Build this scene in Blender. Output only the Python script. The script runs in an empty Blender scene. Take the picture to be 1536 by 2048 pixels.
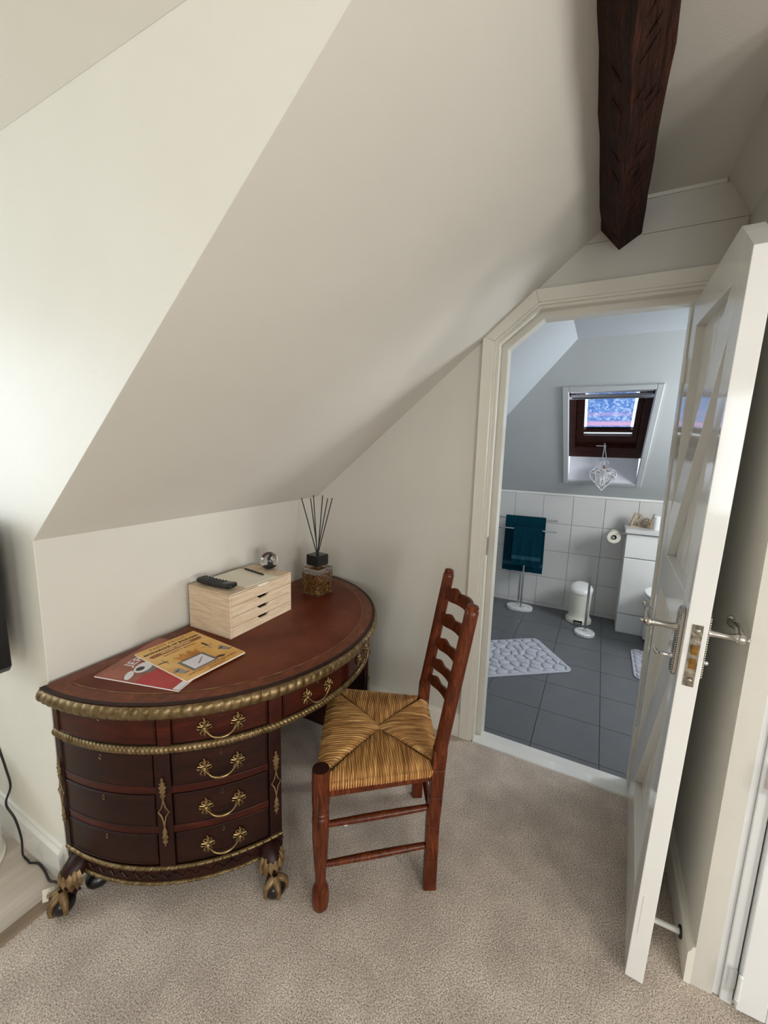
import bpy, bmesh, math, random
from mathutils import Vector, Matrix
random.seed(7)
SC = bpy.context.scene
COL = SC.collection
PI = math.pi
# ---------------------------------------------------------------- camera
cam_data = bpy.data.cameras.new('camera')
cam_data.sensor_fit = 'HORIZONTAL'
cam_data.sensor_width = 36.0
cam_data.lens = 36.0 * 827.45 / 1536.0
cam_data.clip_start = 0.02
cam = bpy.data.objects.new('camera', cam_data)
COL.objects.link(cam)
def cam_matrix(yaw, pitch, roll, loc):
    f = Vector((math.cos(yaw) * math.cos(pitch), math.sin(yaw) * math.cos(pitch), -math.sin(pitch)))
    r = Vector((math.sin(yaw), -math.cos(yaw), 0)); u = r.cross(f)
    R = math.cos(roll) * r + math.sin(roll) * u
    U = -math.sin(roll) * r + math.cos(roll) * u
    m = Matrix((R, U, -f)).transposed().to_4x4(); m.translation = loc
    return m
cam.matrix_world = cam_matrix(0.4806, 0.1573, 0.0278, Vector((-1.9422, -1.4619, 1.4904)))
SC.camera = cam
# ---------------------------------------------------------------- world, lights, exposure
SC.view_settings.view_transform = 'Standard'
SC.view_settings.look = 'None'
SC.view_settings.gamma = 1.0
SC.view_settings.use_curve_mapping = False
SC.view_settings.exposure = 0.16
W = bpy.data.worlds.new('sky'); SC.world = W; W.use_nodes = True
bg = W.node_tree.nodes['Background']
bg.inputs['Color'].default_value = (0.62, 0.80, 1.0, 1); bg.inputs['Strength'].default_value = 2.0
def area(name, loc, target, sx, sy, power, col):
    d = bpy.data.lights.new(name, 'AREA'); d.shape = 'RECTANGLE'; d.size = sx; d.size_y = sy
    d.energy = power; d.color = col
    o = bpy.data.objects.new(name, d); COL.objects.link(o); o.location = loc
    o.rotation_euler = (Vector(target) - Vector(loc)).to_track_quat('-Z', 'Y').to_euler()
    return o
area('daylight_dormer_window', (-2.35, 1.36, 1.50), (-2.25, -1.0, 0.9), 1.45, 1.0, 20, (0.88, 0.95, 1.0))
area('daylight_garden_window', (-2.00, -4.42, 1.15), (-0.8, 0, 0.85), 0.46, 1.0, 46, (1.0, 0.97, 0.92))
area('added_fill_garden_far', (-3.45, -4.42, 1.30), (-0.2, -0.5, 0.8), 0.85, 1.1, 76, (1.0, 0.97, 0.92))  # added lamp behind an invented second rear window, brightens the door wall
area('added_fill_west', (-4.82, -2.6, 1.50), (0, -1.3, 0.7), 1.25, 1.2, 22, (0.96, 0.98, 1.0))  # added fill lamp from the unseen west side, lifts the door wall
area('added_fill_bathroom', (1.05, -2.86, 1.55), (1.15, -0.3, 0.6), 0.7, 0.7, 43, (0.94, 0.97, 1.0))  # added fill lamp that brightens the bathroom from an invented window
area('daylight_skylight', (2.02, -1.47, 2.14), (1.55, -1.47, 1.55), 0.50, 0.60, 7, (0.84, 0.91, 1.0))

# ---------------------------------------------------------------- materials
def lin(c):
    c = c / 255.0
    return c / 12.92 if c <= 0.04045 else ((c + 0.055) / 1.055) ** 2.4
def rgb(t): return (lin(t[0]), lin(t[1]), lin(t[2]), 1.0)
def newmat(name, rough=0.5, metal=0.0, spec=0.5, coat=0.0):
    m = bpy.data.materials.new(name); m.use_nodes = True
    b = m.node_tree.nodes['Principled BSDF']
    b.inputs['Roughness'].default_value = rough; b.inputs['Metallic'].default_value = metal
    b.inputs['Specular IOR Level'].default_value = spec
    b.inputs['Coat Weight'].default_value = coat; b.inputs['Coat Roughness'].default_value = 0.12
    return m, m.node_tree.nodes, m.node_tree.links, b
def noise_chain(nt, lk, scale, detail=3.0, rough=0.55, stretch=(1, 1, 1), dist=0.0):
    tc = nt.new('ShaderNodeTexCoord'); mp = nt.new('ShaderNodeMapping')
    mp.inputs['Scale'].default_value = stretch
    n = nt.new('ShaderNodeTexNoise'); n.inputs['Scale'].default_value = scale
    n.inputs['Detail'].default_value = detail; n.inputs['Roughness'].default_value = rough
    n.inputs['Distortion'].default_value = dist
    lk.new(tc.outputs['Object'], mp.inputs['Vector']); lk.new(mp.outputs['Vector'], n.inputs['Vector'])
    return n
def ramp(nt, stops):
    r = nt.new('ShaderNodeValToRGB')
    while len(r.color_ramp.elements) < len(stops): r.color_ramp.elements.new(0.5)
    for e, (p, c) in zip(r.color_ramp.elements, stops): e.position = p; e.color = rgb(c)
    return r
def add_bump(nt, lk, b, scale, strength, dist, detail=3.0, stretch=(1, 1, 1)):
    n = noise_chain(nt, lk, scale, detail, stretch=stretch)
    bp = nt.new('ShaderNodeBump'); bp.inputs['Strength'].default_value = strength; bp.inputs['Distance'].default_value = dist
    lk.new(n.outputs['Fac'], bp.inputs['Height']); lk.new(bp.outputs['Normal'], b.inputs['Normal'])
def plain(name, c, rough=0.5, metal=0.0, var=6, scale=9.0, bump=None, spec=0.5, coat=0.0):
    m, nt, lk, b = newmat(name, rough, metal, spec, coat)
    n = noise_chain(nt, lk, scale)
    r = ramp(nt, [(0.3, tuple(max(0, v - var) for v in c)), (0.7, tuple(min(255, v + var) for v in c))])
    lk.new(n.outputs['Fac'], r.inputs['Fac']); lk.new(r.outputs['Color'], b.inputs['Base Color'])
    if bump: add_bump(nt, lk, b, *bump)
    return m
def wood(name, stops, scale=6.0, stretch=(1, 12, 12), rough=0.35, coat=0.0, bump=None, dist=0.6):
    m, nt, lk, b = newmat(name, rough, spec=0.24, coat=coat)
    n = noise_chain(nt, lk, scale, 6.0, 0.6, stretch, dist)
    r = ramp(nt, stops)
    lk.new(n.outputs['Fac'], r.inputs['Fac']); lk.new(r.outputs['Color'], b.inputs['Base Color'])
    if bump: add_bump(nt, lk, b, bump[0], bump[1], bump[2], stretch=stretch)
    return m
MT = {}
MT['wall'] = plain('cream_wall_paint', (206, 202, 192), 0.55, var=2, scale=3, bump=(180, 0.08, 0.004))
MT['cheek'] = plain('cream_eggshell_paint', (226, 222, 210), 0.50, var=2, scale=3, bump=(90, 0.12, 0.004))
MT['gloss'] = plain('white_gloss_paint', (228, 227, 222), 0.09, var=2, scale=3, spec=0.6)
MT['frame'] = plain('cream_satin_paint', (226, 222, 210), 0.28, var=2, scale=4)
MT['cup'] = plain('white_satin_paint', (226, 227, 226), 0.3, var=2, scale=4)
MT['bathwall'] = plain('grey_bathroom_paint', (192, 196, 196), 0.6, var=2, scale=3)
MT['bathceil'] = plain('pale_grey_ceiling_paint', (182, 188, 192), 0.6, var=2, scale=3)
MT['reveal'] = plain('white_reveal_paint', (225, 225, 232), 0.5, var=2)
MT['walltile'] = plain('white_wall_tile', (208, 206, 202), 0.22, var=3, scale=2)
MT['grout'] = plain('grey_grout', (178, 178, 176), 0.8)
MT['floortile'] = plain('grey_floor_tile', (98, 100, 103), 0.35, var=4, scale=4)
MT['dgrout'] = plain('dark_grout', (52, 52, 56), 0.8)
m, nt, lk, b = newmat('beige_carpet', 0.95, spec=0.1)
n1 = noise_chain(nt, lk, 230, 4.0, 0.75); n2 = noise_chain(nt, lk, 7, 3.0)
r1 = ramp(nt, [(0.35, (136, 121, 109)), (0.49, (214, 200, 187)), (0.61, (253, 245, 236))])
r2 = ramp(nt, [(0.3, (222, 218, 214)), (0.7, (255, 252, 248))])
mx = nt.new('ShaderNodeMixRGB'); mx.blend_type = 'MULTIPLY'; mx.inputs[0].default_value = 1.0
lk.new(n1.outputs['Fac'], r1.inputs['Fac']); lk.new(n2.outputs['Fac'], r2.inputs['Fac'])
lk.new(r1.outputs['Color'], mx.inputs[1]); lk.new(r2.outputs['Color'], mx.inputs[2]); lk.new(mx.outputs[0], b.inputs['Base Color'])
add_bump(nt, lk, b, 240, 0.7, 0.010, 4.0)
MT['carpet'] = m
MT['laminate'] = wood('pale_laminate', [(0.3, (186, 174, 162)), (0.7, (206, 195, 184))], 3, (1, 14, 14), 0.35)
MT['strip'] = wood('brown_edge_strip', [(0.3, (112, 97, 80)), (0.7, (140, 122, 102))], 8, (1, 10, 10), 0.5)
MT['beam'] = wood('dark_beam_wood', [(0.25, (24, 9, 4)), (0.55, (48, 22, 12)), (0.8, (82, 42, 24))], 5, (1.2, 9, 9), 0.8, bump=(9, 0.7, 0.02), dist=1.2)
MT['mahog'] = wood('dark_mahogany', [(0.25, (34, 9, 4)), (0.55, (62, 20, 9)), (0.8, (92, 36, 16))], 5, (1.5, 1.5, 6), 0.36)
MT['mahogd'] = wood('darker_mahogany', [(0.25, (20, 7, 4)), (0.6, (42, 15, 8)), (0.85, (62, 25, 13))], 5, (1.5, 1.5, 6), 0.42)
MT['cross'] = wood('crossbanded_walnut', [(0.25, (74, 34, 18)), (0.55, (108, 54, 30)), (0.8, (136, 74, 44))], 30, (1, 1, 1), 0.36)
MT['leather'] = plain('red_brown_leather', (98, 41, 18), 0.46, var=16, scale=5, bump=(260, 0.12, 0.003), spec=0.22)
MT['gilt'] = plain('worn_gilt', (112, 92, 58), 0.38, 0.7, var=24, scale=40, bump=(60, 0.3, 0.004))
MT['giltd'] = plain('dull_gilt', (118, 92, 56), 0.5, 0.4, var=34, scale=26)
MT['brass'] = plain('aged_brass', (140, 116, 74), 0.32, 0.85, var=24, scale=50)
MT['talon'] = plain('ebonised_wood', (26, 20, 18), 0.22, var=8, scale=14)
MT['chair'] = wood('red_brown_chair_wood', [(0.25, (40, 14, 5)), (0.5, (84, 35, 14)), (0.8, (128, 64, 30))], 9, (9, 9, 1.0), 0.32, coat=0.05, dist=1.2)
MT['rush'] = plain('woven_rush', (176, 128, 72), 0.6, var=34, scale=70)
for k_, st_ in (('rushx', (9, 150, 9)), ('rushy', (150, 9, 9))):      # streaks run along the strands
    m, nt, lk, b = newmat('woven_rush_' + k_, 0.6); n1 = noise_chain(nt, lk, 1.0, 3.0, 0.6, st_, 0.4)
    r1 = ramp(nt, [(0.30, (112, 70, 30)), (0.5, (176, 126, 68)), (0.70, (222, 180, 116))]); lk.new(n1.outputs['Fac'], r1.inputs['Fac']); lk.new(r1.outputs['Color'], b.inputs['Base Color']); MT[k_] = m
MT['oak'] = wood('bleached_oak', [(0.3, (192, 166, 136)), (0.55, (214, 192, 164)), (0.8, (226, 208, 184))], 7, (1.6, 1.6, 14), 0.5, dist=0.8)
MT['paper'] = plain('cream_paper', (226, 219, 200), 0.7, var=2)
MT['white'] = plain('white_plastic', (232, 231, 226), 0.3, var=2)
MT['ceramic'] = plain('white_ceramic', (236, 236, 234), 0.1, var=1)
MT['cream'] = plain('cream_enamel', (226, 224, 208), 0.3, var=2)
MT['black'] = plain('black_plastic', (18, 18, 20), 0.3, var=4)
MT['blackm'] = plain('matt_black', (24, 23, 24), 0.55, var=4)
MT['dark'] = plain('dark_void', (8, 7, 8), 0.8, var=2)
MT['chrome'] = plain('chrome', (214, 214, 216), 0.12, 1.0, var=4)
MT['steel'] = plain('satin_nickel', (186, 184, 178), 0.24, 1.0, var=10)
MT['lockm'] = plain('worn_lock_steel', (148, 142, 128), 0.3, 0.9, var=50, scale=50, bump=(80, 0.4, 0.004))
MT['lockb'] = plain('lock_brass', (150, 112, 52), 0.3, 0.9, var=24, scale=60)
m, nt, lk, b = newmat('white_marble', 0.2)
n1 = noise_chain(nt, lk, 16, 5.0, 0.6, dist=2.0)
r1 = ramp(nt, [(0.34, (168, 168, 168)), (0.44, (218, 218, 216)), (0.7, (238, 238, 236))])
lk.new(n1.outputs['Fac'], r1.inputs['Fac']); lk.new(r1.outputs['Color'], b.inputs['Base Color']); MT['marble'] = m
MT['teal'] = plain('teal_towel', (0, 48, 62), 0.95, var=6, scale=60, bump=(420, 0.6, 0.004), spec=0.1)
MT['tealband'] = plain('teal_towel_border', (4, 68, 80), 0.8, var=5, scale=60)
MT['mat'] = plain('pale_grey_plush', (178, 179, 188), 0.9, var=8, scale=90, bump=(300, 0.4, 0.004), spec=0.1)
MT['winwood'] = wood('dark_window_wood', [(0.3, (40, 18, 14)), (0.7, (74, 38, 28))], 8, (10, 1, 10), 0.3)
MT['wicker'] = plain('white_wicker', (214, 212, 212), 0.6, var=14, scale=30)
MT['twig'] = plain('brown_twist', (134, 104, 78), 0.7, var=10)
MT['ribbon'] = plain('white_ribbon', (226, 226, 230), 0.5)
MT['relax'] = wood('driftwood', [(0.3, (150, 128, 104)), (0.7, (186, 166, 142))], 20, (1, 6, 1), 0.7)
def glass(name, col, rough=0.0, ior=1.45):
    m, nt, lk, b = newmat(name, rough)
    b.inputs['Base Color'].default_value = rgb(col); b.inputs['Transmission Weight'].default_value = 1.0; b.inputs['IOR'].default_value = ior
    return m
MT['glass'] = glass('clear_glass', (250, 250, 248))
m = bpy.data.materials.new('window_pane_glass'); m.use_nodes = True; nt = m.node_tree.nodes; lk = m.node_tree.links
nt.clear(); o_ = nt.new('ShaderNodeOutputMaterial'); tr = nt.new('ShaderNodeBsdfTransparent'); gl = nt.new('ShaderNodeBsdfGlossy')
gl.inputs['Roughness'].default_value = 0.02; mi = nt.new('ShaderNodeMixShader'); mi.inputs[0].default_value = 0.07
lk.new(tr.outputs[0], mi.inputs[1]); lk.new(gl.outputs[0], mi.inputs[2]); lk.new(mi.outputs[0], o_.inputs['Surface']); MT['pane'] = m
m, nt, lk, b = newmat('amber_liquid_glass', 0.08)
n1 = noise_chain(nt, lk, 95, 2.0, 0.6, dist=1.5)
r1 = ramp(nt, [(0.36, (70, 26, 4)), (0.5, (150, 88, 24)), (0.62, (216, 168, 90)), (0.74, (244, 220, 170))])
lk.new(n1.outputs['Fac'], r1.inputs['Fac']); lk.new(r1.outputs['Color'], b.inputs['Base Color'])
b.inputs['Transmission Weight'].default_value = 0.35; add_bump(nt, lk, b, 95, 0.8, 0.01); MT['amber'] = m
# sheer blind: a printed fabric the daylight shines through
m = bpy.data.materials.new('sheer_printed_blind'); m.use_nodes = True; nt = m.node_tree.nodes; lk = m.node_tree.links
nt.clear(); o_ = nt.new('ShaderNodeOutputMaterial'); tl = nt.new('ShaderNodeBsdfTranslucent'); df = nt.new('ShaderNodeBsdfDiffuse'); mi = nt.new('ShaderNodeMixShader'); mi.inputs[0].default_value = 0.25
n1 = noise_chain(nt, lk, 20, 2.0, 0.5, (1, 1, 1.6), 2.2)
r1 = ramp(nt, [(0.40, (104, 142, 206)), (0.52, (140, 178, 236)), (0.62, (206, 222, 250))])
tc = nt.new('ShaderNodeTexCoord'); sp = nt.new('ShaderNodeSeparateXYZ'); lk.new(tc.outputs['Object'], sp.inputs[0])
r2 = nt.new('ShaderNodeValToRGB'); r2.color_ramp.elements[0].position = 0.0; r2.color_ramp.elements[0].color = (0, 0, 0, 1)
r2.color_ramp.elements[1].position = 1.0; r2.color_ramp.elements[1].color = (0, 0, 0, 1)
for p, v in ((0.04, 0), (0.09, 1), (0.15, 0.9), (0.19, 0.05), (0.27, 0.0), (0.34, 0.4), (0.42, 0.0)):
    e = r2.color_ramp.elements.new(p); e.color = (v, v, v, 1)
mr = nt.new('ShaderNodeMapRange'); mr.inputs['From Min'].default_value = 0.0; mr.inputs['From Max'].default_value = 0.44
lk.new(sp.outputs['Y'], mr.inputs['Value']); lk.new(mr.outputs[0], r2.inputs['Fac'])
mc = nt.new('ShaderNodeMixRGB'); mc.inputs[2].default_value = rgb((252, 196, 226)); lk.new(r2.outputs['Color'], mc.inputs[0])
lk.new(n1.outputs['Fac'], r1.inputs['Fac']); lk.new(r1.outputs['Color'], mc.inputs[1])
dk = nt.new('ShaderNodeMixRGB'); dk.blend_type = 'MULTIPLY'; dk.inputs[0].default_value = 1.0; dk.inputs[2].default_value = (0.36, 0.36, 0.36, 1)
lk.new(mc.outputs[0], dk.inputs[1]); lk.new(dk.outputs[0], tl.inputs['Color']); lk.new(mc.outputs[0], df.inputs['Color'])
lk.new(tl.outputs[0], mi.inputs[1]); lk.new(df.outputs[0], mi.inputs[2]); lk.new(mi.outputs[0], o_.inputs['Surface']); MT['blind'] = m

# ---------------------------------------------------------------- mesh helpers
I4 = Matrix.Identity(4)
class MB:
    def __init__(s): s.v = []; s.f = []
    def add(s, vs, fs, M=None):
        o = len(s.v)
        s.v += [tuple(M @ Vector(p)) if M is not None else tuple(p) for p in vs]
        s.f += [tuple(i + o for i in f) for f in fs]
        return s
    def box(s, a, b, M=None):
        (x0, y0, z0), (x1, y1, z1) = a, b
        return s.add([(x0, y0, z0), (x1, y0, z0), (x1, y1, z0), (x0, y1, z0), (x0, y0, z1), (x1, y0, z1), (x1, y1, z1), (x0, y1, z1)],
                     [(0, 3, 2, 1), (4, 5, 6, 7), (0, 1, 5, 4), (1, 2, 6, 5), (2, 3, 7, 6), (3, 0, 4, 7)], M)
    def prism(s, poly, h0, h1, M=None):
        n = len(poly)
        vs = [(x, y, h0) for x, y in poly] + [(x, y, h1) for x, y in poly]
        fs = [tuple(range(n))[::-1], tuple(range(n, 2 * n))] + [(i, (i + 1) % n, n + (i + 1) % n, n + i) for i in range(n)]
        return s.add(vs, fs, M)
    def hexa(s, q0, q1, M=None):                       # two quads, corner by corner
        return s.add(list(q0) + list(q1), [(0, 3, 2, 1), (4, 5, 6, 7), (0, 1, 5, 4), (1, 2, 6, 5), (2, 3, 7, 6), (3, 0, 4, 7)], M)
    def lathe(s, prof, seg=24, M=None, sx=1.0, sy=1.0):
        vs = []; n = len(prof)
        for r, z in prof:
            for k in range(seg):
                t = 2 * PI * k / seg; vs.append((r * math.cos(t) * sx, r * math.sin(t) * sy, z))
        fs = [(i * seg + k, i * seg + (k + 1) % seg, (i + 1) * seg + (k + 1) % seg, (i + 1) * seg + k) for i in range(n - 1) for k in range(seg)]
        if prof[0][0] > 1e-6: fs.append(tuple(range(seg))[::-1])
        if prof[-1][0] > 1e-6: fs.append(tuple(range((n - 1) * seg, n * seg)))
        return s.add(vs, fs, M)
    def tube(s, pts, r, seg=8, M=None, closed=False):
        P = [Vector(p) for p in pts]; n = len(P)
        R = [r] * n if not hasattr(r, '__len__') else list(r)
        T = []
        for i in range(n):
            a = P[(i - 1) % n] if (closed or i > 0) else P[i]; b = P[(i + 1) % n] if (closed or i < n - 1) else P[i]
            T.append((b - a).normalized())
        ref = Vector((0, 0, 1)) if abs(T[0].z) < 0.9 else Vector((1, 0, 0))
        N = (ref - T[0] * ref.dot(T[0])).normalized(); vs = []
        for i in range(n):
            N = (N - T[i] * N.dot(T[i])); N = N.normalized() if N.length > 1e-6 else T[i].orthogonal().normalized()
            B = T[i].cross(N)
            for k in range(seg):
                t = 2 * PI * k / seg; q = P[i] + (N * math.cos(t) + B * math.sin(t)) * R[i]; vs.append(tuple(q))
        m = n if closed else n - 1
        fs = [(i * seg + k, i * seg + (k + 1) % seg, ((i + 1) % n) * seg + (k + 1) % seg, ((i + 1) % n) * seg + k) for i in range(m) for k in range(seg)]
        if not closed: fs += [tuple(range(seg))[::-1], tuple(range((n - 1) * seg, n * seg))]
        return s.add(vs, fs, M)
    def ball(s, c, r, seg=14, rings=8, M=None):
        rx, ry, rz = (r, r, r) if not hasattr(r, '__len__') else r
        vs = [(c[0], c[1], c[2] - rz)]; 
        for i in range(1, rings):
            a = PI * i / rings - PI / 2
            for k in range(seg):
                t = 2 * PI * k / seg; vs.append((c[0] + rx * math.cos(a) * math.cos(t), c[1] + ry * math.cos(a) * math.sin(t), c[2] + rz * math.sin(a)))
        vs.append((c[0], c[1], c[2] + rz)); e = len(vs) - 1; fs = []
        for k in range(seg):
            fs.append((0, 1 + (k + 1) % seg, 1 + k)); fs.append((e, e - seg + k, e - seg + (k + 1) % seg))
        for i in range(rings - 2):
            for k in range(seg):
                a = 1 + i * seg; fs.append((a + k, a + (k + 1) % seg, a + seg + (k + 1) % seg, a + seg + k))
        return s.add(vs, fs, M)
    def grid(s, nu, nv, fn, M=None, flip=False, closed_u=False):
        vs = [fn(i / (nu if closed_u else nu - 1), j / (nv - 1)) for i in range(nu) for j in range(nv)]
        fs = []
        for i in range(nu if closed_u else nu - 1):
            for j in range(nv - 1):
                a = i * nv + j; b_ = ((i + 1) % nu) * nv + j; q = (a, b_, b_ + 1, a + 1)
                fs.append(q[::-1] if flip else q)
        return s.add(vs, fs, M)
def obj(name, mb, mat, parent=None, smooth=None, bevel=0.0, fix=True):
    me = bpy.data.meshes.new(name)
    me.from_pydata(mb.v, [], mb.f)
    if fix:
        bm = bmesh.new(); bm.from_mesh(me); bmesh.ops.recalc_face_normals(bm, faces=bm.faces); bm.to_mesh(me); bm.free()
    me.materials.append(MT[mat] if isinstance(mat, str) else mat)
    if smooth is not None:
        me.polygons.foreach_set('use_smooth', [True] * len(me.polygons))
        try: me.set_sharp_from_angle(angle=math.radians(smooth))
        except Exception: pass
    o = bpy.data.objects.new(name, me); COL.objects.link(o)
    if parent: o.parent = parent
    if bevel:
        md = o.modifiers.new('soft_edges', 'BEVEL'); md.width = bevel; md.segments = 2; md.limit_method = 'ANGLE'; md.angle_limit = 0.7
    return o
def thing(name, label, cat, loc=(0, 0, 0), rz=0.0, group=None):
    o = bpy.data.objects.new(name, None); COL.objects.link(o); o.location = loc; o.rotation_euler = (0, 0, rz)
    o.empty_display_size = 0.05
    return tag(o, label, cat, group)
def tag(o, label, cat, group=None):
    o['label'] = label; o['category'] = cat
    if group: o['group'] = group
    return o
def struct(o, label=None, cat=None):
    o['kind'] = 'structure'
    if label: o['label'] = label
    if cat: o['category'] = cat
    return o
def copy_part(o, parent, M=None):
    c = o.copy(); COL.objects.link(c); c.parent = parent
    if M is not None: c.matrix_local = M
    return c
def text(name, body, size, mat, parent, M, extrude=0.0004, bold=0.0, spacing=1.0, shear=0.0):
    cu = bpy.data.curves.new(name, 'FONT'); cu.body = body; cu.size = size; cu.extrude = extrude; cu.align_x = 'CENTER'; cu.align_y = 'CENTER'
    cu.resolution_u = 3; cu.offset = bold; cu.space_character = spacing; cu.shear = shear
    t = bpy.data.objects.new(name, cu); COL.objects.link(t)
    bpy.context.view_layer.update()
    me = bpy.data.meshes.new_from_object(t.evaluated_get(bpy.context.evaluated_depsgraph_get()))
    bpy.data.objects.remove(t); bpy.data.curves.remove(cu)
    me.transform(M); me.materials.clear(); me.materials.append(MT[mat])
    o = bpy.data.objects.new(name, me); COL.objects.link(o); o.parent = parent
    return o
def T(x, y, z): return Matrix.Translation((x, y, z))
def RZ(a): return Matrix.Rotation(a, 4, 'Z')
def RX(a): return Matrix.Rotation(a, 4, 'X')
def RY(a): return Matrix.Rotation(a, 4, 'Y')
# maps a prism drawn in (y, z) with its height along x
YZ = Matrix(((0, 0, 1, 0), (1, 0, 0, 0), (0, 1, 0, 0), (0, 0, 0, 1)))
# maps a prism drawn in (x, z) with its height along y
XZ = Matrix(((1, 0, 0, 0), (0, 0, 1, 0), (0, 1, 0, 0), (0, 0, 0, 1)))

# ================================================================ STRUCTURE
H0, K = 1.187, 0.844                       # knee wall height and roof pitch
LX = -1.368                                # the dormer cheek
ZD, ZC = 2.237, 2.43                       # dormer ceiling and flat ceiling
def zs(y): return H0 - K * y               # roof slope over y
YD = -(ZD - H0) / K; YC = -(ZC - H0) / K
struct(obj('floor', MB().box((-4.8, -4.5, -0.12), (0.0, 0.0, 0.0)), 'carpet'), 'beige speckled carpet covering the bedroom floor', 'carpet')
struct(obj('floor_dormer', MB().box((-3.3, 0.0, -0.12), (LX + 0.02, 1.35, 0.003)), 'laminate'), 'pale laminate floor inside the dormer at far left', 'floor')
struct(obj('trim_1', MB().hexa([(-3.2, -0.030, 0.0), (-1.36, -0.030, 0.0), (-1.36, 0.004, 0.0), (-3.2, 0.004, 0.0)],
                              [(-3.2, -0.026, 0.010), (-1.36, -0.026, 0.010), (-1.36, 0.004, 0.013), (-3.2, 0.004, 0.013)]), 'strip'), 'brown strip where laminate meets carpet', 'trim')
k = MB().prism([(-0.0, 0), (0.12, 0), (0.12, H0 - 0.10), (0.0, H0)], LX + 0.0015, 0.12, YZ)
struct(obj('wall_left', k, 'wall'), 'low cream knee wall behind the desk', 'wall')
struct(obj('wall_left_far', MB().prism([(0, 0), (0.12, 0), (0.12, H0 - 0.10), (0, H0)], -4.8, -3.2, YZ), 'wall'))
def slope_poly(y0, y1, t=0.1):
    return [(y0, zs(y0)), (y1, zs(y1)), (y1 + t * 0.64, zs(y1) + t * 0.76), (y0 + t * 0.64, zs(y0) + t * 0.76)]
struct(obj('ceiling_slope', MB().prism(slope_poly(0.0, YC - 0.03), LX + 0.0015, 0.10, YZ), 'wall'), 'cream sloping ceiling above the desk', 'ceiling')
mb = MB().prism(slope_poly(0.0, YC - 0.03), -4.8, -3.2, YZ); mb.prism(slope_poly(YD, YC - 0.03), -3.2, LX, YZ)
struct(obj('ceiling_slope_far', mb, 'wall'))
struct(obj('ceiling', MB().box((-4.8, -4.5, ZC), (0.1, YC + 0.04, ZC + 0.1)), 'wall'), 'flat cream ceiling beyond the dark beam', 'ceiling')
# cheek of the dormer: stands on the outside of the slope, runs to the dormer window
ck = [(0.0, 0.0), (0.0, H0), (YD, ZD), (YD - 0.0, ZD + 0.1), (1.35, ZD + 0.1), (1.35, 0.0)]
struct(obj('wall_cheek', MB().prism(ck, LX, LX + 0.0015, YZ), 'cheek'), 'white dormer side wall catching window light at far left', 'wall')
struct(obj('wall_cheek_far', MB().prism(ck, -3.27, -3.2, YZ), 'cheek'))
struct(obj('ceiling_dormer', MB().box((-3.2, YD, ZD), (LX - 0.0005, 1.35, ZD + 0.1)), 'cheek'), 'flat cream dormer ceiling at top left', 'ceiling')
def holed_wall(axis_y, x0, x1, z0, z1, hx0, hx1, hz0, hz1, th):
    b_ = MB(); y0, y1 = sorted((axis_y, axis_y + th))
    b_.box((x0, y0, z0), (hx0, y1, z1)); b_.box((hx1, y0, z0), (x1, y1, z1))
    b_.box((hx0, y0, z0), (hx1, y1, hz0)); b_.box((hx0, y0, hz1), (hx1, y1, z1)); return b_
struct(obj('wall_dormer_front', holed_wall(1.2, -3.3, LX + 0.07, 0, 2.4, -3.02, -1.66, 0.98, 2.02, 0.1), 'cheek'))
struct(obj('wall_back', holed_wall(-4.3, -2.7, -0.6, 0, 2.5, -2.25, -1.75, 0.62, 1.68, -0.1), 'wall'))
mb = MB(); mb.box((-4.8, -4.5, 0), (-4.7, -3.25, 2.5)); mb.box((-4.8, -1.95, 0), (-4.7, 0.1, 2.5)); mb.box((-4.8, -3.25, 0), (-4.7, -1.95, 0.88)); mb.box((-4.8, -3.25, 2.12), (-4.7, -1.95, 2.5))
struct(obj('wall_west', mb, 'wall'))
def window_y(name, x0, x1, z0, z1, y, th):
    b_ = MB(); w = 0.05; y0, y1 = sorted((y, y + th))
    b_.box((x0, y0, z0), (x0 + w, y1, z1)); b_.box((x1 - w, y0, z0), (x1, y1, z1)); b_.box((x0 + w, y0, z0), (x1 - w, y1, z0 + w)); b_.box((x0 + w, y0, z1 - w), (x1 - w, y1, z1))
    xm = (x0 + x1) / 2; b_.box((xm - 0.025, y0, z0 + w), (xm + 0.025, y1, z1 - w))
    f = struct(obj(name, b_, 'gloss')); ym = (y0 + y1) / 2
    obj('pane', MB().box((x0 + w, ym - 0.002, z0 + w), (x1 - w, ym + 0.002, z1 - w)), 'pane', f)
window_y('window_2', -3.02, -1.66, 0.98, 2.02, 1.22, 0.05)
struct(obj('wall_back_far', holed_wall(-4.3, -4.8, -2.7, 0, 2.5, -3.90, -3.00, 0.72, 1.88, -0.1), 'wall'))
window_y('added_window_6', -3.90, -3.00, 0.72, 1.88, -4.37, 0.05)  # invented out-of-view window, added for the second rear fill lamp
window_y('window_3', -2.25, -1.75, 0.62, 1.68, -4.37, 0.05)
b_ = MB(); b_.box((-4.77, -3.25, 0.88), (-4.73, -3.20, 2.12)); b_.box((-4.77, -2.00, 0.88), (-4.73, -1.95, 2.12)); b_.box((-4.77, -3.20, 0.88), (-4.73, -2.00, 0.93)); b_.box((-4.77, -3.20, 2.07), (-4.73, -2.00, 2.12))
w4 = struct(obj('added_window_4', b_, 'gloss')); obj('pane', MB().box((-4.752, -3.20, 0.93), (-4.748, -2.00, 2.07)), 'pane', w4)  # invented west window, the opening for the added west fill
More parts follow.
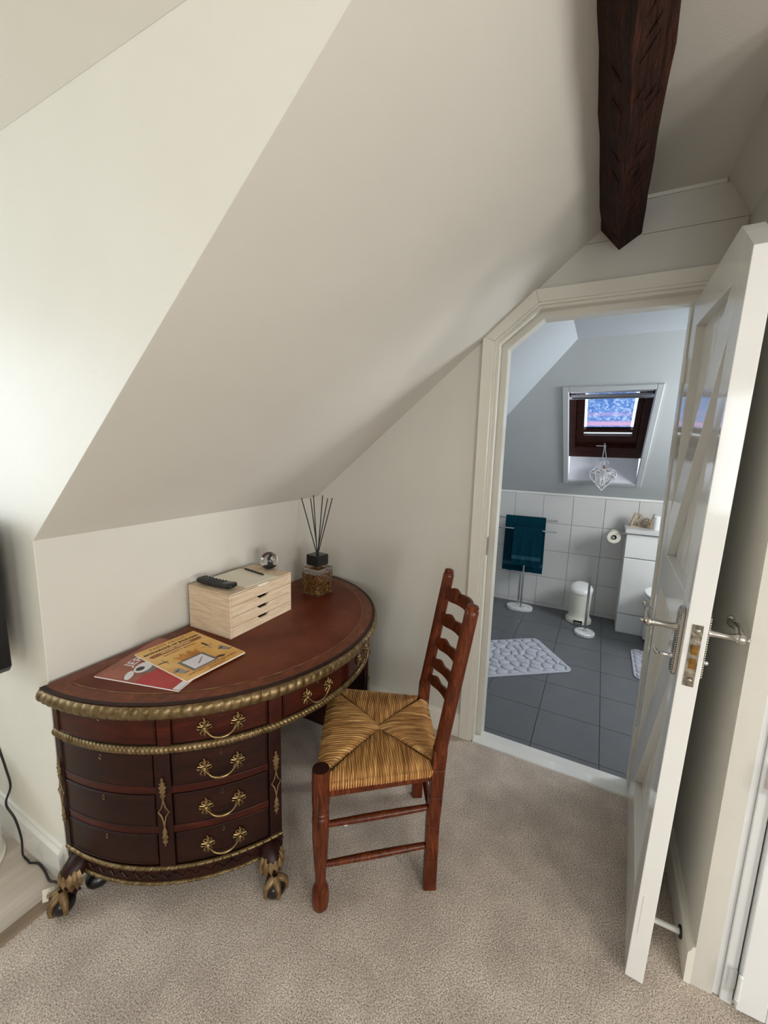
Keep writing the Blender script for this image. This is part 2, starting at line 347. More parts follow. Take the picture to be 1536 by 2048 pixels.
# wall with the doorway (x = 0): one concave outline round the clipped opening
OA, OB, OC, OR = -1.035, 1.940, (-1.178, 2.053), -1.700     # opening: left jamb, start of the clip, end of the clip, right jamb
def off_open(d):                                             # the opening outline pushed outwards by d
    dx, dz = OC[0] - OA, OC[1] - OB; L = math.hypot(dx, dz); dirv = (dx / L, dz / L); nrm = (dirv[1], -dirv[0])   # outward: towards +y, +z
    if nrm[1] < 0: nrm = (-nrm[0], -nrm[1])
    p0 = (OA + nrm[0] * d, OB + nrm[1] * d)
    yl = OA + d; t = (yl - p0[0]) / dirv[0]; zB = p0[1] + t * dirv[1]
    zt = OC[1] + d; t2 = (zt - p0[1]) / dirv[1]; yC_ = p0[0] + t2 * dirv[0]
    return [(yl, 0), (yl, zB), (yC_, zt), (OR - d, zt), (OR - d, 0)]
o5 = off_open(0.045)
outer = [(0.12, 0), (0.12, H0 + 0.05), (YC, ZC + 0.06), (-1.95, ZC + 0.06), (-1.95, 0)]
struct(obj('wall_door', MB().prism(outer + [o5[4], o5[3], o5[2], o5[1], o5[0]], 0.0, 0.11, YZ), 'wall'), 'cream wall around the bathroom doorway', 'wall')
def band(d0, d1, x0, x1, drop=0.0):
    a, c = off_open(d0), off_open(d1); b2 = MB(); z0 = drop
    for i in range(4):
        q = [(a[i][0], a[i][1]), (a[i + 1][0], a[i + 1][1]), (c[i + 1][0], c[i + 1][1]), (c[i][0], c[i][1])]
        b2.prism([(y, max(z, z0)) for y, z in q], x0, x1, YZ)
    return b2
fr = struct(obj('trim_2', band(0.050, 0.102, -0.020, 0.002), 'frame', bevel=0.003), 'cream painted door architrave with one clipped top corner', 'door frame')
obj('bead', band(0.040, 0.050, -0.012, 0.004), 'frame', fr)
obj('lining', band(0.028, 0.046, 0.0, 0.112), 'frame', fr)
obj('door_stop', band(0.0, 0.029, 0.046, 0.112), 'frame', fr)
kp = obj('keeper_plate', MB().box((0.002, -1.0085, 0.985), (0.030, -1.0062, 1.075)), 'steel', fr)
struct(obj('trim_3', MB().prism([(-1.135, 2.159), (-1.304, 2.2985), (-1.82, 2.2985), (-1.82, 2.159)], -0.006, 0.001, YZ), 'wall'), 'boarded panel above the door architrave', 'panel')
struct(obj('trim_8', MB().prism([(-1.312, 2.3003), (-1.45, 2.4175), (-1.76, 2.4175), (-1.83, 2.3003)], -0.006, 0.001, YZ), 'wall'), 'upper boarded panel over the doorway', 'panel')
struct(obj('trim_4', MB().prism([(-1.50, 2.418), (-1.50, 2.431), (-1.745, 2.431), (-1.745, 2.418)], -0.012, 0.001, YZ), 'frame'), 'thin pale bead where flat ceiling meets the door wall', 'trim')
# right-hand wall behind the open door, its sloping top, and the pier / cupboard front at x = -0.67
RY_ = -1.825
struct(obj('wall_right', MB().prism([(RY_, 0), (RY_, 2.305), (-1.745, 2.432), (-1.95, 2.5), (-1.95, 0)], -0.655, 0.02, YZ), 'wall'), 'cream wall in shade behind the open door', 'wall')
struct(obj('wall_cupboard', MB().box((-0.67, -1.875, 0), (-0.62, -1.8252, 2.5)), 'wall'), 'cream pier between the door recess and the cupboard', 'wall')
mb = MB(); mb.box((-0.664, -1.892, 0), (-0.55, -1.875, 2.5)); mb.box((-0.672, -1.918, 0), (-0.55, -1.892, 2.5)); mb.box((-0.664, -4.4, 0), (-0.55, -1.918, 0.012))
struct(obj('trim_5', mb, 'cup', bevel=0.002), 'white cupboard frame beside the pier at right edge', 'trim')
cb = MB()
def cpf(y0, y1, z0, z1, x0, x1): cb.box((x0, min(y0, y1), z0), (x1, max(y0, y1), z1))
ST = 0.062
cpf(-1.921, -1.921 - ST, 0.014, 2.2, -0.690, -0.664); cpf(-2.60, -2.60 + ST, 0.014, 2.2, -0.690, -0.664)
cpf(-1.921 - ST, -2.60 + ST, 0.014, 0.085, -0.690, -0.664); cpf(-1.921 - ST, -2.60 + ST, 2.10, 2.2, -0.690, -0.664)
cpf(-1.921 - ST, -2.60 + ST, 1.05, 1.15, -0.690, -0.664)
d2 = struct(obj('door_2', cb, 'cup', bevel=0.003), 'white panelled cupboard door at the right edge', 'door')
for z0, z1 in ((0.085, 1.05), (1.15, 2.10)):
    obj('panel', MB().box((-0.678, -2.60 + ST, z0), (-0.668, -1.921 - ST, z1)), 'cup', d2)
    for q, (w0, w1, xx) in enumerate(((0.0, 0.010, -0.688), (0.014, 0.022, -0.684))):
        ya, yb = -1.921 - ST - w0, -1.921 - ST - w1; yc, yd = -2.60 + ST + w0, -2.60 + ST + w1
        b2 = MB(); b2.box((xx, yb, z0 + w0), (-0.670, ya, z1 - w0)); b2.box((xx, yc, z0 + w0), (-0.670, yd, z1 - w0)); b2.box((xx, yd, z0 + w0), (-0.670, yb, z0 + w1)); b2.box((xx, yd, z1 - w1), (-0.670, yb, z1 - w0))
        obj('moulding', b2, 'cup', d2, bevel=0.002)
for zz in (0.055, 0.665, 1.9):
    hb = MB(); hb.tube([(-0.694, -1.919, zz), (-0.694, -1.919, zz + 0.065)], 0.0055, 8); hb.ball((-0.694, -1.919, zz - 0.004), 0.006, 8, 6); hb.ball((-0.694, -1.919, zz + 0.069), 0.006, 8, 6)
    hb.box((-0.676, -1.917, zz + 0.004), (-0.670, -1.900, zz + 0.061)); obj('hinge', hb, 'chrome' if zz > 0.5 else 'cup', d2, smooth=40)
struct(obj('wall_cupboard_far', MB().box((-0.66, -4.4, 0), (-0.5, -2.6, 2.5)), 'cup'))
struct(obj('wall_cupboard_back', MB().box((-0.5, -4.4, 0), (-0.4, -1.92, 2.5)), 'cup'))
struct(obj('wall_cupboard_top', MB().box((-0.664, -2.6, 2.2), (-0.55, -1.918, 2.5)), 'cup'))
# skirting boards
def skirt(name, p, q, nrm, h, label, mat='gloss', end=False):
    P, Q = Vector((p[0], p[1], 0)), Vector((q[0], q[1], 0)); N = Vector((nrm[0], nrm[1], 0)); t = 0.016; b2 = MB()
    prof = [(0, 0), (t, 0), (t, h - 0.025), (t * 0.55, h - 0.012), (t * 0.45, h - 0.002), (0, h)]
    vs = [tuple(P + N * a + Vector((0, 0, z))) for a, z in prof] + [tuple(Q + N * a + Vector((0, 0, z))) for a, z in prof]
    n = len(prof); b2.add(vs, [tuple(range(n)), tuple(range(2 * n - 1, n - 1, -1))] + [(i, (i + 1) % n, n + (i + 1) % n, n + i) for i in range(n)])
    return struct(obj(name, b2, mat), label, 'skirting board')
skirt('baseboard_cheek', (LX, 0.02), (LX, 1.2), (-1, 0), 0.135, 'white skirting along the dormer cheek beside the cable')
skirt('baseboard_left', (LX, 0.0), (0, 0.0), (0, -1), 0.125, 'cream skirting on the knee wall under the desk', 'frame')
skirt('baseboard_door', (0, 0.0), (0, -0.932), (-1, 0), 0.125, 'cream skirting left of the doorway', 'frame')
skirt('baseboard_right', (0, RY_), (-0.672, RY_), (0, 1), 0.125, 'cream skirting on the wall behind the open door', 'frame')
struct(obj('trim_6', MB().hexa([(-0.018, OR - 0.03, 0), (-0.018, OA + 0.03, 0), (0.10, OA + 0.03, 0), (0.10, OR - 0.03, 0)],
                              [(-0.014, OR - 0.03, 0.006), (-0.014, OA + 0.03, 0.006), (0.032, OA + 0.03, 0.012), (0.032, OR - 0.03, 0.012)]), 'gloss'), 'white threshold bar between carpet and grey tiles', 'threshold')

# ---------------------------------------------------------------- bathroom shell
BX, BZ = 2.183, 1.105
CB, SB = 0.7642, 0.6450                    # cosine / sine of the roof pitch
fl = struct(obj('floor_bathroom', MB().box((0.0, -2.75, -0.12), (2.4, 0.1, -0.003)), 'dgrout'), 'grey square tiled bathroom floor', 'floor')
ty, tx, dx_, dy_ = -1.2707, 0.1342, 0.3217, 0.3154; tile_me = {}
for i in range(-1, 7):
    for j in range(-4, 5):
        x0, x1 = max(tx + i * dx_, 0.03), min(tx + (i + 1) * dx_, BX); y0, y1 = max(ty + j * dy_ - dy_, -2.7), min(ty + j * dy_, 0.0)
        if x1 - x0 < 0.02 or y1 - y0 < 0.02: continue
        g = 0.0016; key = (round(x1 - x0, 3), round(y1 - y0, 3))
        if key not in tile_me:
            o = obj('tile', MB().box((g, g, -0.006), (x1 - x0 - g, y1 - y0 - g, 0.0)), 'floortile', fl); tile_me[key] = o.data
        else:
            o = bpy.data.objects.new('tile', tile_me[key]); COL.objects.link(o); o.parent = fl
        o.location = (x0, y0, 0.0)
bw = struct(obj('wall_bathroom', MB().box((BX, -2.75, 0), (BX + 0.12, 0.1, BZ - 0.02)), 'grout'), 'white tiled lower wall at the far end of the bathroom', 'wall')
wt_me = {}; tw, th_ = 0.2565, 0.2632
for r in range(5):
    z1 = 1.086 - r * th_; z0 = max(z1 - th_, 0.0)
    for c in range(-5, 7):
        y1 = -1.260 - c * tw + tw; y0 = y1 - tw; y1, y0 = min(y1, 0.0), max(y0, -2.7)
        if y1 - y0 < 0.02: continue
        g = 0.0014; key = (round(y1 - y0, 3), round(z1 - z0, 3))
        if key not in wt_me:
            o = obj('tile', MB().box((-0.008, g, g), (0.002, y1 - y0 - g, z1 - z0 - g)), 'walltile', bw, bevel=0.0015); wt_me[key] = o.data
        else:
            o = bpy.data.objects.new('tile', wt_me[key]); COL.objects.link(o); o.parent = bw
            md = o.modifiers.new('soft_edges', 'BEVEL'); md.width = 0.0015; md.segments = 2
        o.location = (BX, y0, z0)
struct(obj('trim_7', MB().box((BX - 0.014, -2.7, 1.086), (BX + 0.01, 0.0, 1.106)), 'white', bevel=0.004), 'white tile edging along the top of the bathroom tiles', 'trim')
struct(obj('wall_bathroom_left', MB().prism([(0, 0), (0.12, 0), (0.12, 1.0), (0, BZ)], 0.10, 2.3, YZ), 'bathwall'))
struct(obj('wall_bathroom_right', holed_wall(-2.70, 0.10, 2.3, 0, 2.4, 0.68, 1.42, 1.15, 1.95, -0.1), 'bathwall'))
window_y('added_window_5', 0.68, 1.42, 1.15, 1.95, -2.77, 0.05)  # invented window on the hidden wall, lets the bathroom fill lamp in
ZB = 2.165; yb = -(ZB - BZ) / K
struct(obj('ceiling_bathroom_side', MB().prism([(0.0, BZ), (yb, ZB), (yb, ZB + 0.12), (0.08, BZ + 0.08)], 0.05, 2.3, YZ), 'bathceil'), 'pale sloping ceiling on the left of the bathroom', 'ceiling')
struct(obj('ceiling_bathroom', MB().box((0.05, -2.8, ZB), (BX - (ZB - BZ) / K + 0.05, yb + 0.02, ZB + 0.1)), 'bathceil'), 'flat bathroom ceiling', 'ceiling')
# far slope with the roof window: frame (s up the slope, y, d outwards)
SM = Matrix(((-CB, 0, SB, BX), (0, 1, 0, 0), (SB, 0, CB, BZ), (0, 0, 0, 1)))      # local (s, y, d) -> world
SY0, SY1, S0, S1 = -1.715, -1.207, 0.226, 1.234
SMAX = (ZB - BZ) / SB + 0.05
mb = MB()
for a, c in (((-0.02, -2.75, 0), (S0, 0.0, 0.03)), ((S1, -2.75, 0), (SMAX, 0.0, 0.03)), ((S0, -2.75, 0), (S1, SY0, 0.03)), ((S0, SY1, 0), (S1, 0.0, 0.03))):
    mb.box(a, c, SM)
struct(obj('wall_bathroom_slope', mb, 'bathwall'), 'grey sloping bathroom wall holding the small roof window', 'wall')
DD, T0, T1 = 0.150, 0.376, 1.067           # reveal depth and the window's edges up the slope at that depth
rv = MB()
rv.hexa([(S0, SY0, 0.0), (S0, SY1, 0.0), (T0, SY1, DD), (T0, SY0, DD)], [(S0 - 0.03, SY0, 0.0), (S0 - 0.03, SY1, 0.0), (T0 - 0.03, SY1, DD), (T0 - 0.03, SY0, DD)], SM)
rv.hexa([(S1, SY0, 0.0), (S1, SY1, 0.0), (T1, SY1, DD), (T1, SY0, DD)], [(S1 + 0.03, SY0, 0.0), (S1 + 0.03, SY1, 0.0), (T1 + 0.03, SY1, DD), (T1 + 0.03, SY0, DD)], SM)
for yy, sg in ((SY0, -1), (SY1, 1)):
    e = -0.022 * 0
    rv.hexa([(S0, yy, 0.0), (S1, yy, 0.0), (T1, yy + sg * 0.018, DD), (T0, yy + sg * 0.018, DD)], [(S0, yy + sg * 0.03, 0.0), (S1, yy + sg * 0.03, 0.0), (T1, yy + sg * 0.05, DD), (T0, yy + sg * 0.05, DD)], SM)
wn = struct(obj('window_1', rv, 'reveal'), 'small dark-framed roof window in the bathroom slope', 'window')
tb = MB(); w = 0.040
for a, c in (((S0 - w, SY0 - w, -0.014), (S1 + w, SY0, 0.004)), ((S0 - w, SY1, -0.014), (S1 + w, SY1 + w, 0.004)), ((S0 - w, SY0, -0.014), (S0, SY1, 0.004)), ((S1, SY0, -0.014), (S1 + w, SY1, 0.004))): tb.box(a, c, SM)
obj('surround', tb, 'bathwall', wn, bevel=0.004)
YA, YB = SY0 - 0.02, SY1 + 0.02
fb = MB()
fb.box((T0 - 0.01, YA, DD - 0.01), (T0 + 0.11, YB, DD + 0.06), SM); fb.box((T1 + 0.012, YA, DD - 0.01), (T1 + 0.09, YB, DD + 0.06), SM)
fb.box((T0 + 0.11, YA, DD - 0.01), (T1 + 0.012, YA + 0.055, DD + 0.06), SM); fb.box((T0 + 0.11, YB - 0.055, DD - 0.01), (T1 + 0.012, YB, DD + 0.06), SM)
obj('outer_frame', fb, 'winwood', wn, bevel=0.004)
sb = MB(); GA, GB = -1.640, -1.300; G0, G1 = 0.655, 1.10
sb.box((T0 + 0.11, YA + 0.055, DD + 0.025), (G0 - 0.066, YB - 0.055, DD + 0.07), SM); sb.box((G0 - 0.066, YA + 0.055, DD + 0.025), (G1, GA, DD + 0.07), SM); sb.box((G0 - 0.066, GB, DD + 0.025), (G1, YB - 0.055, DD + 0.07), SM)
obj('sash', sb, 'winwood', wn, bevel=0.004)
obj('pane', MB().box((G0 - 0.072, GA - 0.005, DD + 0.064), (G1 + 0.03, GB + 0.005, DD + 0.068), SM), 'pane', wn)
hb = MB(); hb.tube([SM @ Vector((T0 + 0.125, -1.46, DD + 0.0)), SM @ Vector((T0 + 0.125, -1.40, DD + 0.0))], 0.004, 8); hb.tube([SM @ Vector((T0 + 0.125, -1.46, DD + 0.03)), SM @ Vector((T0 + 0.125, -1.46, DD - 0.004))], 0.006, 8)
hb.ball(tuple(SM @ Vector((T0 + 0.125, -1.465, DD - 0.002))), 0.009, 10, 6); obj('latch', hb, 'white', wn, smooth=40)
obj('vent_strip', MB().box((G0 - 0.0655, GA - 0.002, DD + 0.046), (G0 - 0.058, GB + 0.002, DD + 0.062), SM), 'white', wn)
obj('vent_bar', MB().box((G0 - 0.026, GA - 0.002, DD + 0.030), (G0 + 0.004, GB + 0.002, DD + 0.060), SM), 'winwood', wn)
for yy in (YA + 0.035, YB - 0.035):
    pass
hd = MB(); hd.box((T1 - 0.025, SY0 - 0.006, DD - 0.050), (T1 + 0.004, SY1 + 0.006, DD - 0.020), SM)
# roller blind in its own frame (s, y, d): a top-level thing
BL = thing('roller_blind', 'sheer blue printed blind with a pink band over the roof window glass', 'blind', tuple(SM @ Vector((G0, -1.47, DD + 0.05))))
BM = T(*(-(SM @ Vector((G0, -1.47, DD + 0.05))))) @ SM
fab = MB().grid(2, 2, lambda a, c: (-0.152 + 0.304 * a, 0.012 + 0.425 * c, 0.0))
fo = obj('fabric', fab, 'blind', BL)
fo.matrix_local = Matrix(((0, -CB, SB, 0), (1, 0, 0, 0), (0, SB, CB, 0), (0, 0, 0, 1)))
obj('cassette', MB().box((T1 - 0.018, SY0 - 0.008, DD - 0.042), (T1 + 0.006, SY1 + 0.008, DD - 0.012), BM), 'chrome', BL, bevel=0.004)
obj('bottom_bar', MB().box((G0 + 0.002, -1.625, DD + 0.042), (G0 + 0.014, -1.315, DD + 0.056), BM), 'blackm', BL)

# ================================================================ DOOR (open leaf)
DH = Vector((-0.020, -1.700, 0)); DU = Vector((-0.9984, 0.0559, 0)); DV = Vector((0.0559, 0.9984, 0)); DWID, DTH = 0.727, 0.044
def DP(u, v, z): return DH + DU * u + DV * (v - 0.038 * max(0, u / DWID) * max(0, z / 1.93)) + Vector((0, 0, z))
def dslab(mb, poly, v0, v1):               # polygon in (u, z) between depths v0 and v1
    n = len(poly); vs = [tuple(DP(u, v0, z)) for u, z in poly] + [tuple(DP(u, v1, z)) for u, z in poly]
    mb.add(vs, [tuple(range(n))[::-1], tuple(range(n, 2 * n))] + [(i, (i + 1) % n, n + (i + 1) % n, n + i) for i in range(n)]); return mb
DZ0, DZ1, CU, CZ = 0.012, 2.032, 0.575, 1.930     # bottom, top, where the clip starts on the top edge / on the free edge
door = bpy.data.objects.new('door_1', None); COL.objects.link(door); struct(door, 'white framed and braced bathroom door standing open', 'door')
sw = 0.095
obj('stile', dslab(MB(), [(0, DZ0), (sw, DZ0), (sw, DZ1), (0, DZ1)], -DTH, 0), 'gloss', door, bevel=0.0015)
zc = lambda u: CZ + (DZ1 - CZ) * (DWID - u) / (DWID - CU)
obj('stile', dslab(MB(), [(DWID - sw, DZ0), (DWID, DZ0), (DWID, CZ), (DWID - sw, zc(DWID - sw))], -DTH, 0), 'gloss', door, bevel=0.0015)
obj('rail', dslab(MB(), [(sw, 1.93), (DWID - sw, 1.90), (DWID - sw, zc(DWID - sw)), (CU, DZ1), (sw, DZ1)], -DTH, 0), 'gloss', door, bevel=0.0015)
obj('rail', dslab(MB(), [(sw, 1.010), (DWID - sw, 1.010), (DWID - sw, 1.135), (sw, 1.135)], -DTH, 0), 'gloss', door, bevel=0.0015)
obj('rail', dslab(MB(), [(sw, DZ0), (DWID - sw, DZ0), (DWID - sw, 0.215), (sw, 0.215)], -DTH, 0), 'gloss', door, bevel=0.0015)
bwid = 0.10
for z0, z1 in ((1.135, 1.905), (0.215, 1.010)):
    obj('brace', dslab(MB(), [(sw, z0), (sw + 0.075, z0), (DWID - sw, z1 - 0.13), (DWID - sw, z1), (DWID - sw - 0.06, z1), (sw, z0 + 0.13)], -0.026, 0), 'gloss', door, bevel=0.0015)
for kx in range(5):
    u0 = sw - 0.004 + kx * (DWID - 2 * sw + 0.008) / 5; u1 = u0 + (DWID - 2 * sw + 0.008) / 5
    obj('plank', dslab(MB(), [(u0 + 0.0012, 0.2), (u1 - 0.0012, 0.2), (u1 - 0.0012, 1.93), (u0 + 0.0012, 1.93)], -0.040, -0.026), 'gloss', door, bevel=0.002)
# lock edge plate, filled lower hinge slot on the free edge
eb = MB()
def ebox(mb, v0, v1, z0, z1, e0=-0.001, e1=0.0015):
    q = [DP(DWID + e0, v0, z0), DP(DWID + e0, v1, z0), DP(DWID + e0, v1, z1), DP(DWID + e0, v0, z1)]
    p = [DP(DWID + e1, v0, z0), DP(DWID + e1, v1, z0), DP(DWID + e1, v1, z1), DP(DWID + e1, v0, z1)]
    mb.hexa([tuple(x) for x in q], [tuple(x) for x in p]); return mb
lp = obj('lock_plate', ebox(eb, -0.034, -0.012, 0.925, 1.085), 'lockm', door)
obj('latch_bolt', ebox(MB(), -0.030, -0.017, 1.010, 1.032, 0.0, 0.006), 'lockb', lp); obj('dead_bolt', ebox(MB(), -0.030, -0.017, 0.972, 0.998, 0.0, 0.003), 'lockb', lp)
for zz in (1.070, 0.940):
    sbm = MB(); c = DP(DWID + 0.002, -0.023, zz); sbm.ball(tuple(c), (0.003, 0.007, 0.007), 10, 6); obj('screw', sbm, 'lockm', lp, smooth=40)
obj('filled_slot', ebox(MB(), -0.030, -0.012, 0.16, 0.29, 0, 0.0008), 'gloss', door)
def handle_side(sgn):
    def Q(u, v, z): return DP(u, (v if sgn > 0 else -DTH - v), z)
    pb = MB(); uc = 0.672; ww = 0.021; pts = []
    pl = [(uc - ww, 0.935), (uc - ww * 0.5, 0.925), (uc + ww * 0.5, 0.925), (uc + ww, 0.935), (uc + ww, 1.095), (uc + ww * 0.5, 1.108), (uc - ww * 0.5, 1.108), (uc - ww, 1.095)]
    n = 8; vs = [tuple(Q(u, 0, z)) for u, z in pl] + [tuple(Q(u, 0.007, z)) for u, z in pl] + [tuple(Q(uc + (u - uc) * 0.7, 0.011, 1.015 + (z - 1.015) * 0.94)) for u, z in pl]
    fs = [tuple(range(n))[::-1], tuple(range(2 * n, 3 * n))] + [(i + l * n, (i + 1) % n + l * n, n + (i + 1) % n + l * n, n + i + l * n) for l in range(2) for i in range(n)]
    pb.add(vs, fs)
    plate = obj('handle_plate', pb, 'steel', door)
    bd = MB()
    for kk in range(26):
        for uu in (uc - ww * 0.82, uc + ww * 0.82): bd.ball(tuple(Q(uu, 0.009, 0.938 + kk * 0.0062)), 0.0026, 6, 4)
    bo = obj('beading', bd, 'steel', plate, smooth=60); bo['kind'] = 'stuff'
    lv = MB(); Z = 1.052
    lv.tube([Q(uc, v, Z) for v in (0.006, 0.012, 0.020, 0.045, 0.058, 0.064)], [0.013, 0.011, 0.0085, 0.0075, 0.009, 0.011], 12)
    lv.ball(tuple(Q(uc, 0.072, Z)), 0.0135, 12, 8); lv.ball(tuple(Q(uc, 0.087, Z)), 0.006, 10, 6)
    arm = [(uc - 0.006, 0.072, Z + 0.002), (uc - 0.025, 0.074, Z + 0.012), (uc - 0.050, 0.072, Z + 0.016), (uc - 0.075, 0.070, Z + 0.008), (uc - 0.098, 0.070, Z + 0.004), (uc - 0.112, 0.074, Z + 0.012)]
    lv.tube([Q(*p) for p in arm], [0.010, 0.0085, 0.0095, 0.0085, 0.0075, 0.0065], 10); lv.ball(tuple(Q(uc - 0.113, 0.075, Z + 0.013)), 0.0085, 10, 6)
    obj('lever', lv, 'steel', plate, smooth=50)
    tk = MB(); Z = 0.972
    if sgn > 0:
        tk.tube([Q(uc, v, Z) for v in (0.007, 0.013, 0.024, 0.030, 0.036)], [0.009, 0.0065, 0.006, 0.0075, 0.006], 10); tk.tube([Q(uc + 0.004, 0.040, Z - 0.002), Q(uc - 0.004, 0.046, Z + 0.003), Q(uc - 0.018, 0.048, Z + 0.006)], [0.006, 0.0065, 0.0045], 10)
        obj('thumb_turn', tk, 'chrome', plate, smooth=50)
    else:
        tk.tube([Q(uc, 0.006, Z), Q(uc, 0.014, Z)], 0.007, 10); tk.ball(tuple(Q(uc, 0.016, Z)), 0.007, 10, 6); obj('release_knob', tk, 'chrome', plate, smooth=50)
handle_side(1); handle_side(-1)
for zz in (0.25, 1.75):
    hb = MB(); hb.tube([(-0.021, -1.697, zz), (-0.021, -1.697, zz + 0.09)], 0.006, 8); obj('hinge', hb, 'frame', door, smooth=40)
ds = MB(); ds.tube([(-0.585, -1.812, 0.062), (-0.585, -1.735, 0.062)], 0.0085, 12)
st = thing('door_stop', 'white rod door stop on skirting behind the open door', 'door stop')
obj('rod', ds, 'white', st, smooth=40); obj('rubber_tip', MB().tube([(-0.585, -1.7355, 0.062), (-0.585, -1.727, 0.062)], 0.0105, 12), 'black', st, smooth=40); obj('rosette', MB().tube([(-0.585, -1.8095, 0.062), (-0.585, -1.804, 0.062)], 0.018, 12), 'blackm', st, smooth=40)

# ================================================================ BEAM
bm_ = thing('ceiling_beam', 'dark rough-hewn wooden beam running under the ceiling to the door wall', 'beam')
xs = [0.0 - i * 0.092 for i in range(51)]
cor = [(-1.365, 2.343), (-1.437, 2.258), (-1.507, 2.304), (-1.50, 2.46), (-1.40, 2.46)]
def beam_pt(i, j):
    rng = random.Random(i * 31 + j); w_ = 0.0035
    return (xs[i], cor[j][0] + (rng.uniform(-w_, w_) if j < 3 and i else 0), cor[j][1] + (rng.uniform(-w_, w_) if j < 3 and i else 0))
bb = MB(); n = 5; bb.add([beam_pt(i, j) for i in range(len(xs)) for j in range(n)], [(i * n + j, i * n + (j + 1) % n, (i + 1) * n + (j + 1) % n, (i + 1) * n + j) for i in range(len(xs) - 1) for j in range(n)] + [tuple(range(n)), tuple(range((len(xs) - 1) * n, len(xs) * n))])
obj('timber', bb, 'beam', bm_)
ad = MB()                                  # slanting adze ridges left on the two lower faces
for i in range(60):
    x = -0.06 - i * 0.045 - random.uniform(0, 0.02)
    a = Vector((x, -1.437, 2.2575)); b2 = Vector((x - 0.075, -1.500, 2.300)); nn = Vector((0, -0.56, -0.83))
    s0 = random.uniform(0.05, 0.5); s1 = min(0.97, s0 + random.uniform(0.25, 0.6))
    p = a.lerp(b2, s0); q = a.lerp(b2, s1); ad.tube([p, p.lerp(q, 0.5) + nn * 0.001, q], [0.0012, 0.003, 0.0012], 5)
    if i % 2 == 0:
        c = Vector((x - 0.06, -1.375, 2.331)); s0 = random.uniform(0.1, 0.5); s1 = min(0.95, s0 + 0.35); p = a.lerp(c, s0); q = a.lerp(c, s1); ad.tube([p, p.lerp(q, 0.5), q], [0.001, 0.0028, 0.001], 5)
ao = obj('adze_ridge', ad, 'beam', bm_, smooth=60); ao['kind'] = 'stuff'

# ================================================================ DESK (half-round, against the knee wall)
DXC = -0.705; DY = -0.018
desk = thing('writing_desk', 'half-round dark mahogany writing desk with gilt mouldings and leather top', 'desk', (DXC, DY, 0))
def dp(r, th, z): a = math.radians(th); return Vector((-r * math.cos(a), -r * math.sin(a) * 0.975, z))
def dframe(r, th, z):                      # local x along the curve (left to right), y outwards, z up
    a = math.radians(th); o = Vector((-math.cos(a), -math.sin(a), 0)); t = Vector((math.sin(a), -math.cos(a), 0))
    p = dp(r, th, z); return Matrix(((t.x, o.x, 0, p.x), (t.y, o.y, 0, p.y), (0, 0, 1, p.z), (0, 0, 0, 1)))
def arc_poly(r, a0, a1, n): return [tuple(dp(r, a0 + (a1 - a0) * i / n, 0))[:2] for i in range(n + 1)]
def arc_slab(mb, r0, r1, a0, a1, z0, z1, n=None):
    n = n or max(2, int(abs(a1 - a0) / 2)); vs = []; fs = []
    for i in range(n + 1):
        th = a0 + (a1 - a0) * i / n
        for r, z in ((r0, z0), (r1, z0), (r1, z1), (r0, z1)): vs.append(tuple(dp(r, th, z)))
    for i in range(n):
        for j in range(4): fs.append((i * 4 + j, i * 4 + (j + 1) % 4, i * 4 + 4 + (j + 1) % 4, i * 4 + 4 + j))
    fs += [(0, 1, 2, 3), (n * 4 + 3, n * 4 + 2, n * 4 + 1, n * 4)]; return mb.add(vs, fs)
def sweep(prof, a0, a1, n):                # prof(i, th) -> list of (r, z)
    mb = MB(); rows = [[tuple(dp(r, a0 + (a1 - a0) * i / n, z)) for r, z in prof(a0 + (a1 - a0) * i / n)] for i in range(n + 1)]; m_ = len(rows[0])
    return mb.add([p for row in rows for p in row], [(i * m_ + j, i * m_ + j + 1, (i + 1) * m_ + j + 1, (i + 1) * m_ + j) for i in range(n) for j in range(m_ - 1)])
BR = 0.655
top = obj('desk_top', MB().prism(arc_poly(0.688, 0, 180, 72), 0.692, 0.740), 'cross', desk, smooth=30)
ins = [(x, min(y, -0.045)) for x, y in arc_poly(0.634, 3.8, 176.2, 72)]
obj('leather_inset', MB().prism(ins, 0.7385, 0.7412), 'leather', top)
gl_ = MB().tube([(x, y, 0.7408) for x, y in ins], 0.0012, 5, closed=True); obj('tooled_line', gl_, 'giltd', top)
def gad(th):
    out = []; ph0 = math.radians(th) * 0.70 / 0.0290 * PI
    for j in range(10):
        t = j / 9.0; a = 0.55 * PI - t * 1.15 * PI; lob = abs(math.sin(ph0 + t * 2.4))
        k_ = 0.74 + 0.26 * lob ** 0.5 if 0 < j < 9 else 0.8
        out.append((0.685 + 0.021 * max(-0.2, math.cos(a)) * k_, 0.7145 + 0.0235 * math.sin(a) * (0.9 + 0.1 * k_)))
    return out
obj('gadroon_moulding', sweep(gad, 0, 180, 760), 'gilt', desk, smooth=50)
arc_ring = lambda r0, r1, z0, z1, a0=0, a1=180: arc_slab(MB(), r0, r1, a0, a1, z0, z1)
obj('top_edge', arc_ring(0.680, 0.6935, 0.7345, 0.7405), 'mahogd', top)
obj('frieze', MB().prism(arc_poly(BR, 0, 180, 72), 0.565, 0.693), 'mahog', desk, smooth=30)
def rope(th):
    out = []; ph0 = math.radians(th) * 0.67 / 0.0135 * PI * 2
    for j in range(9):
        t = j / 8.0; a = PI * 0.5 - t * PI; k_ = 0.86 + 0.14 * math.sin(ph0 + a * 2.2)
        out.append((BR + 0.008 + 0.0135 * math.cos(a) * k_, 0.5765 + 0.0135 * math.sin(a) * (0.85 + 0.15 * k_)))
    return out
obj('rope_moulding', sweep(rope, 0, 180, 760), 'gilt', desk, smooth=50)
PA0, PA1, PXI = 0.0, 64.8, -0.288          # pedestal: from the wall round to the kneehole, and its inner side
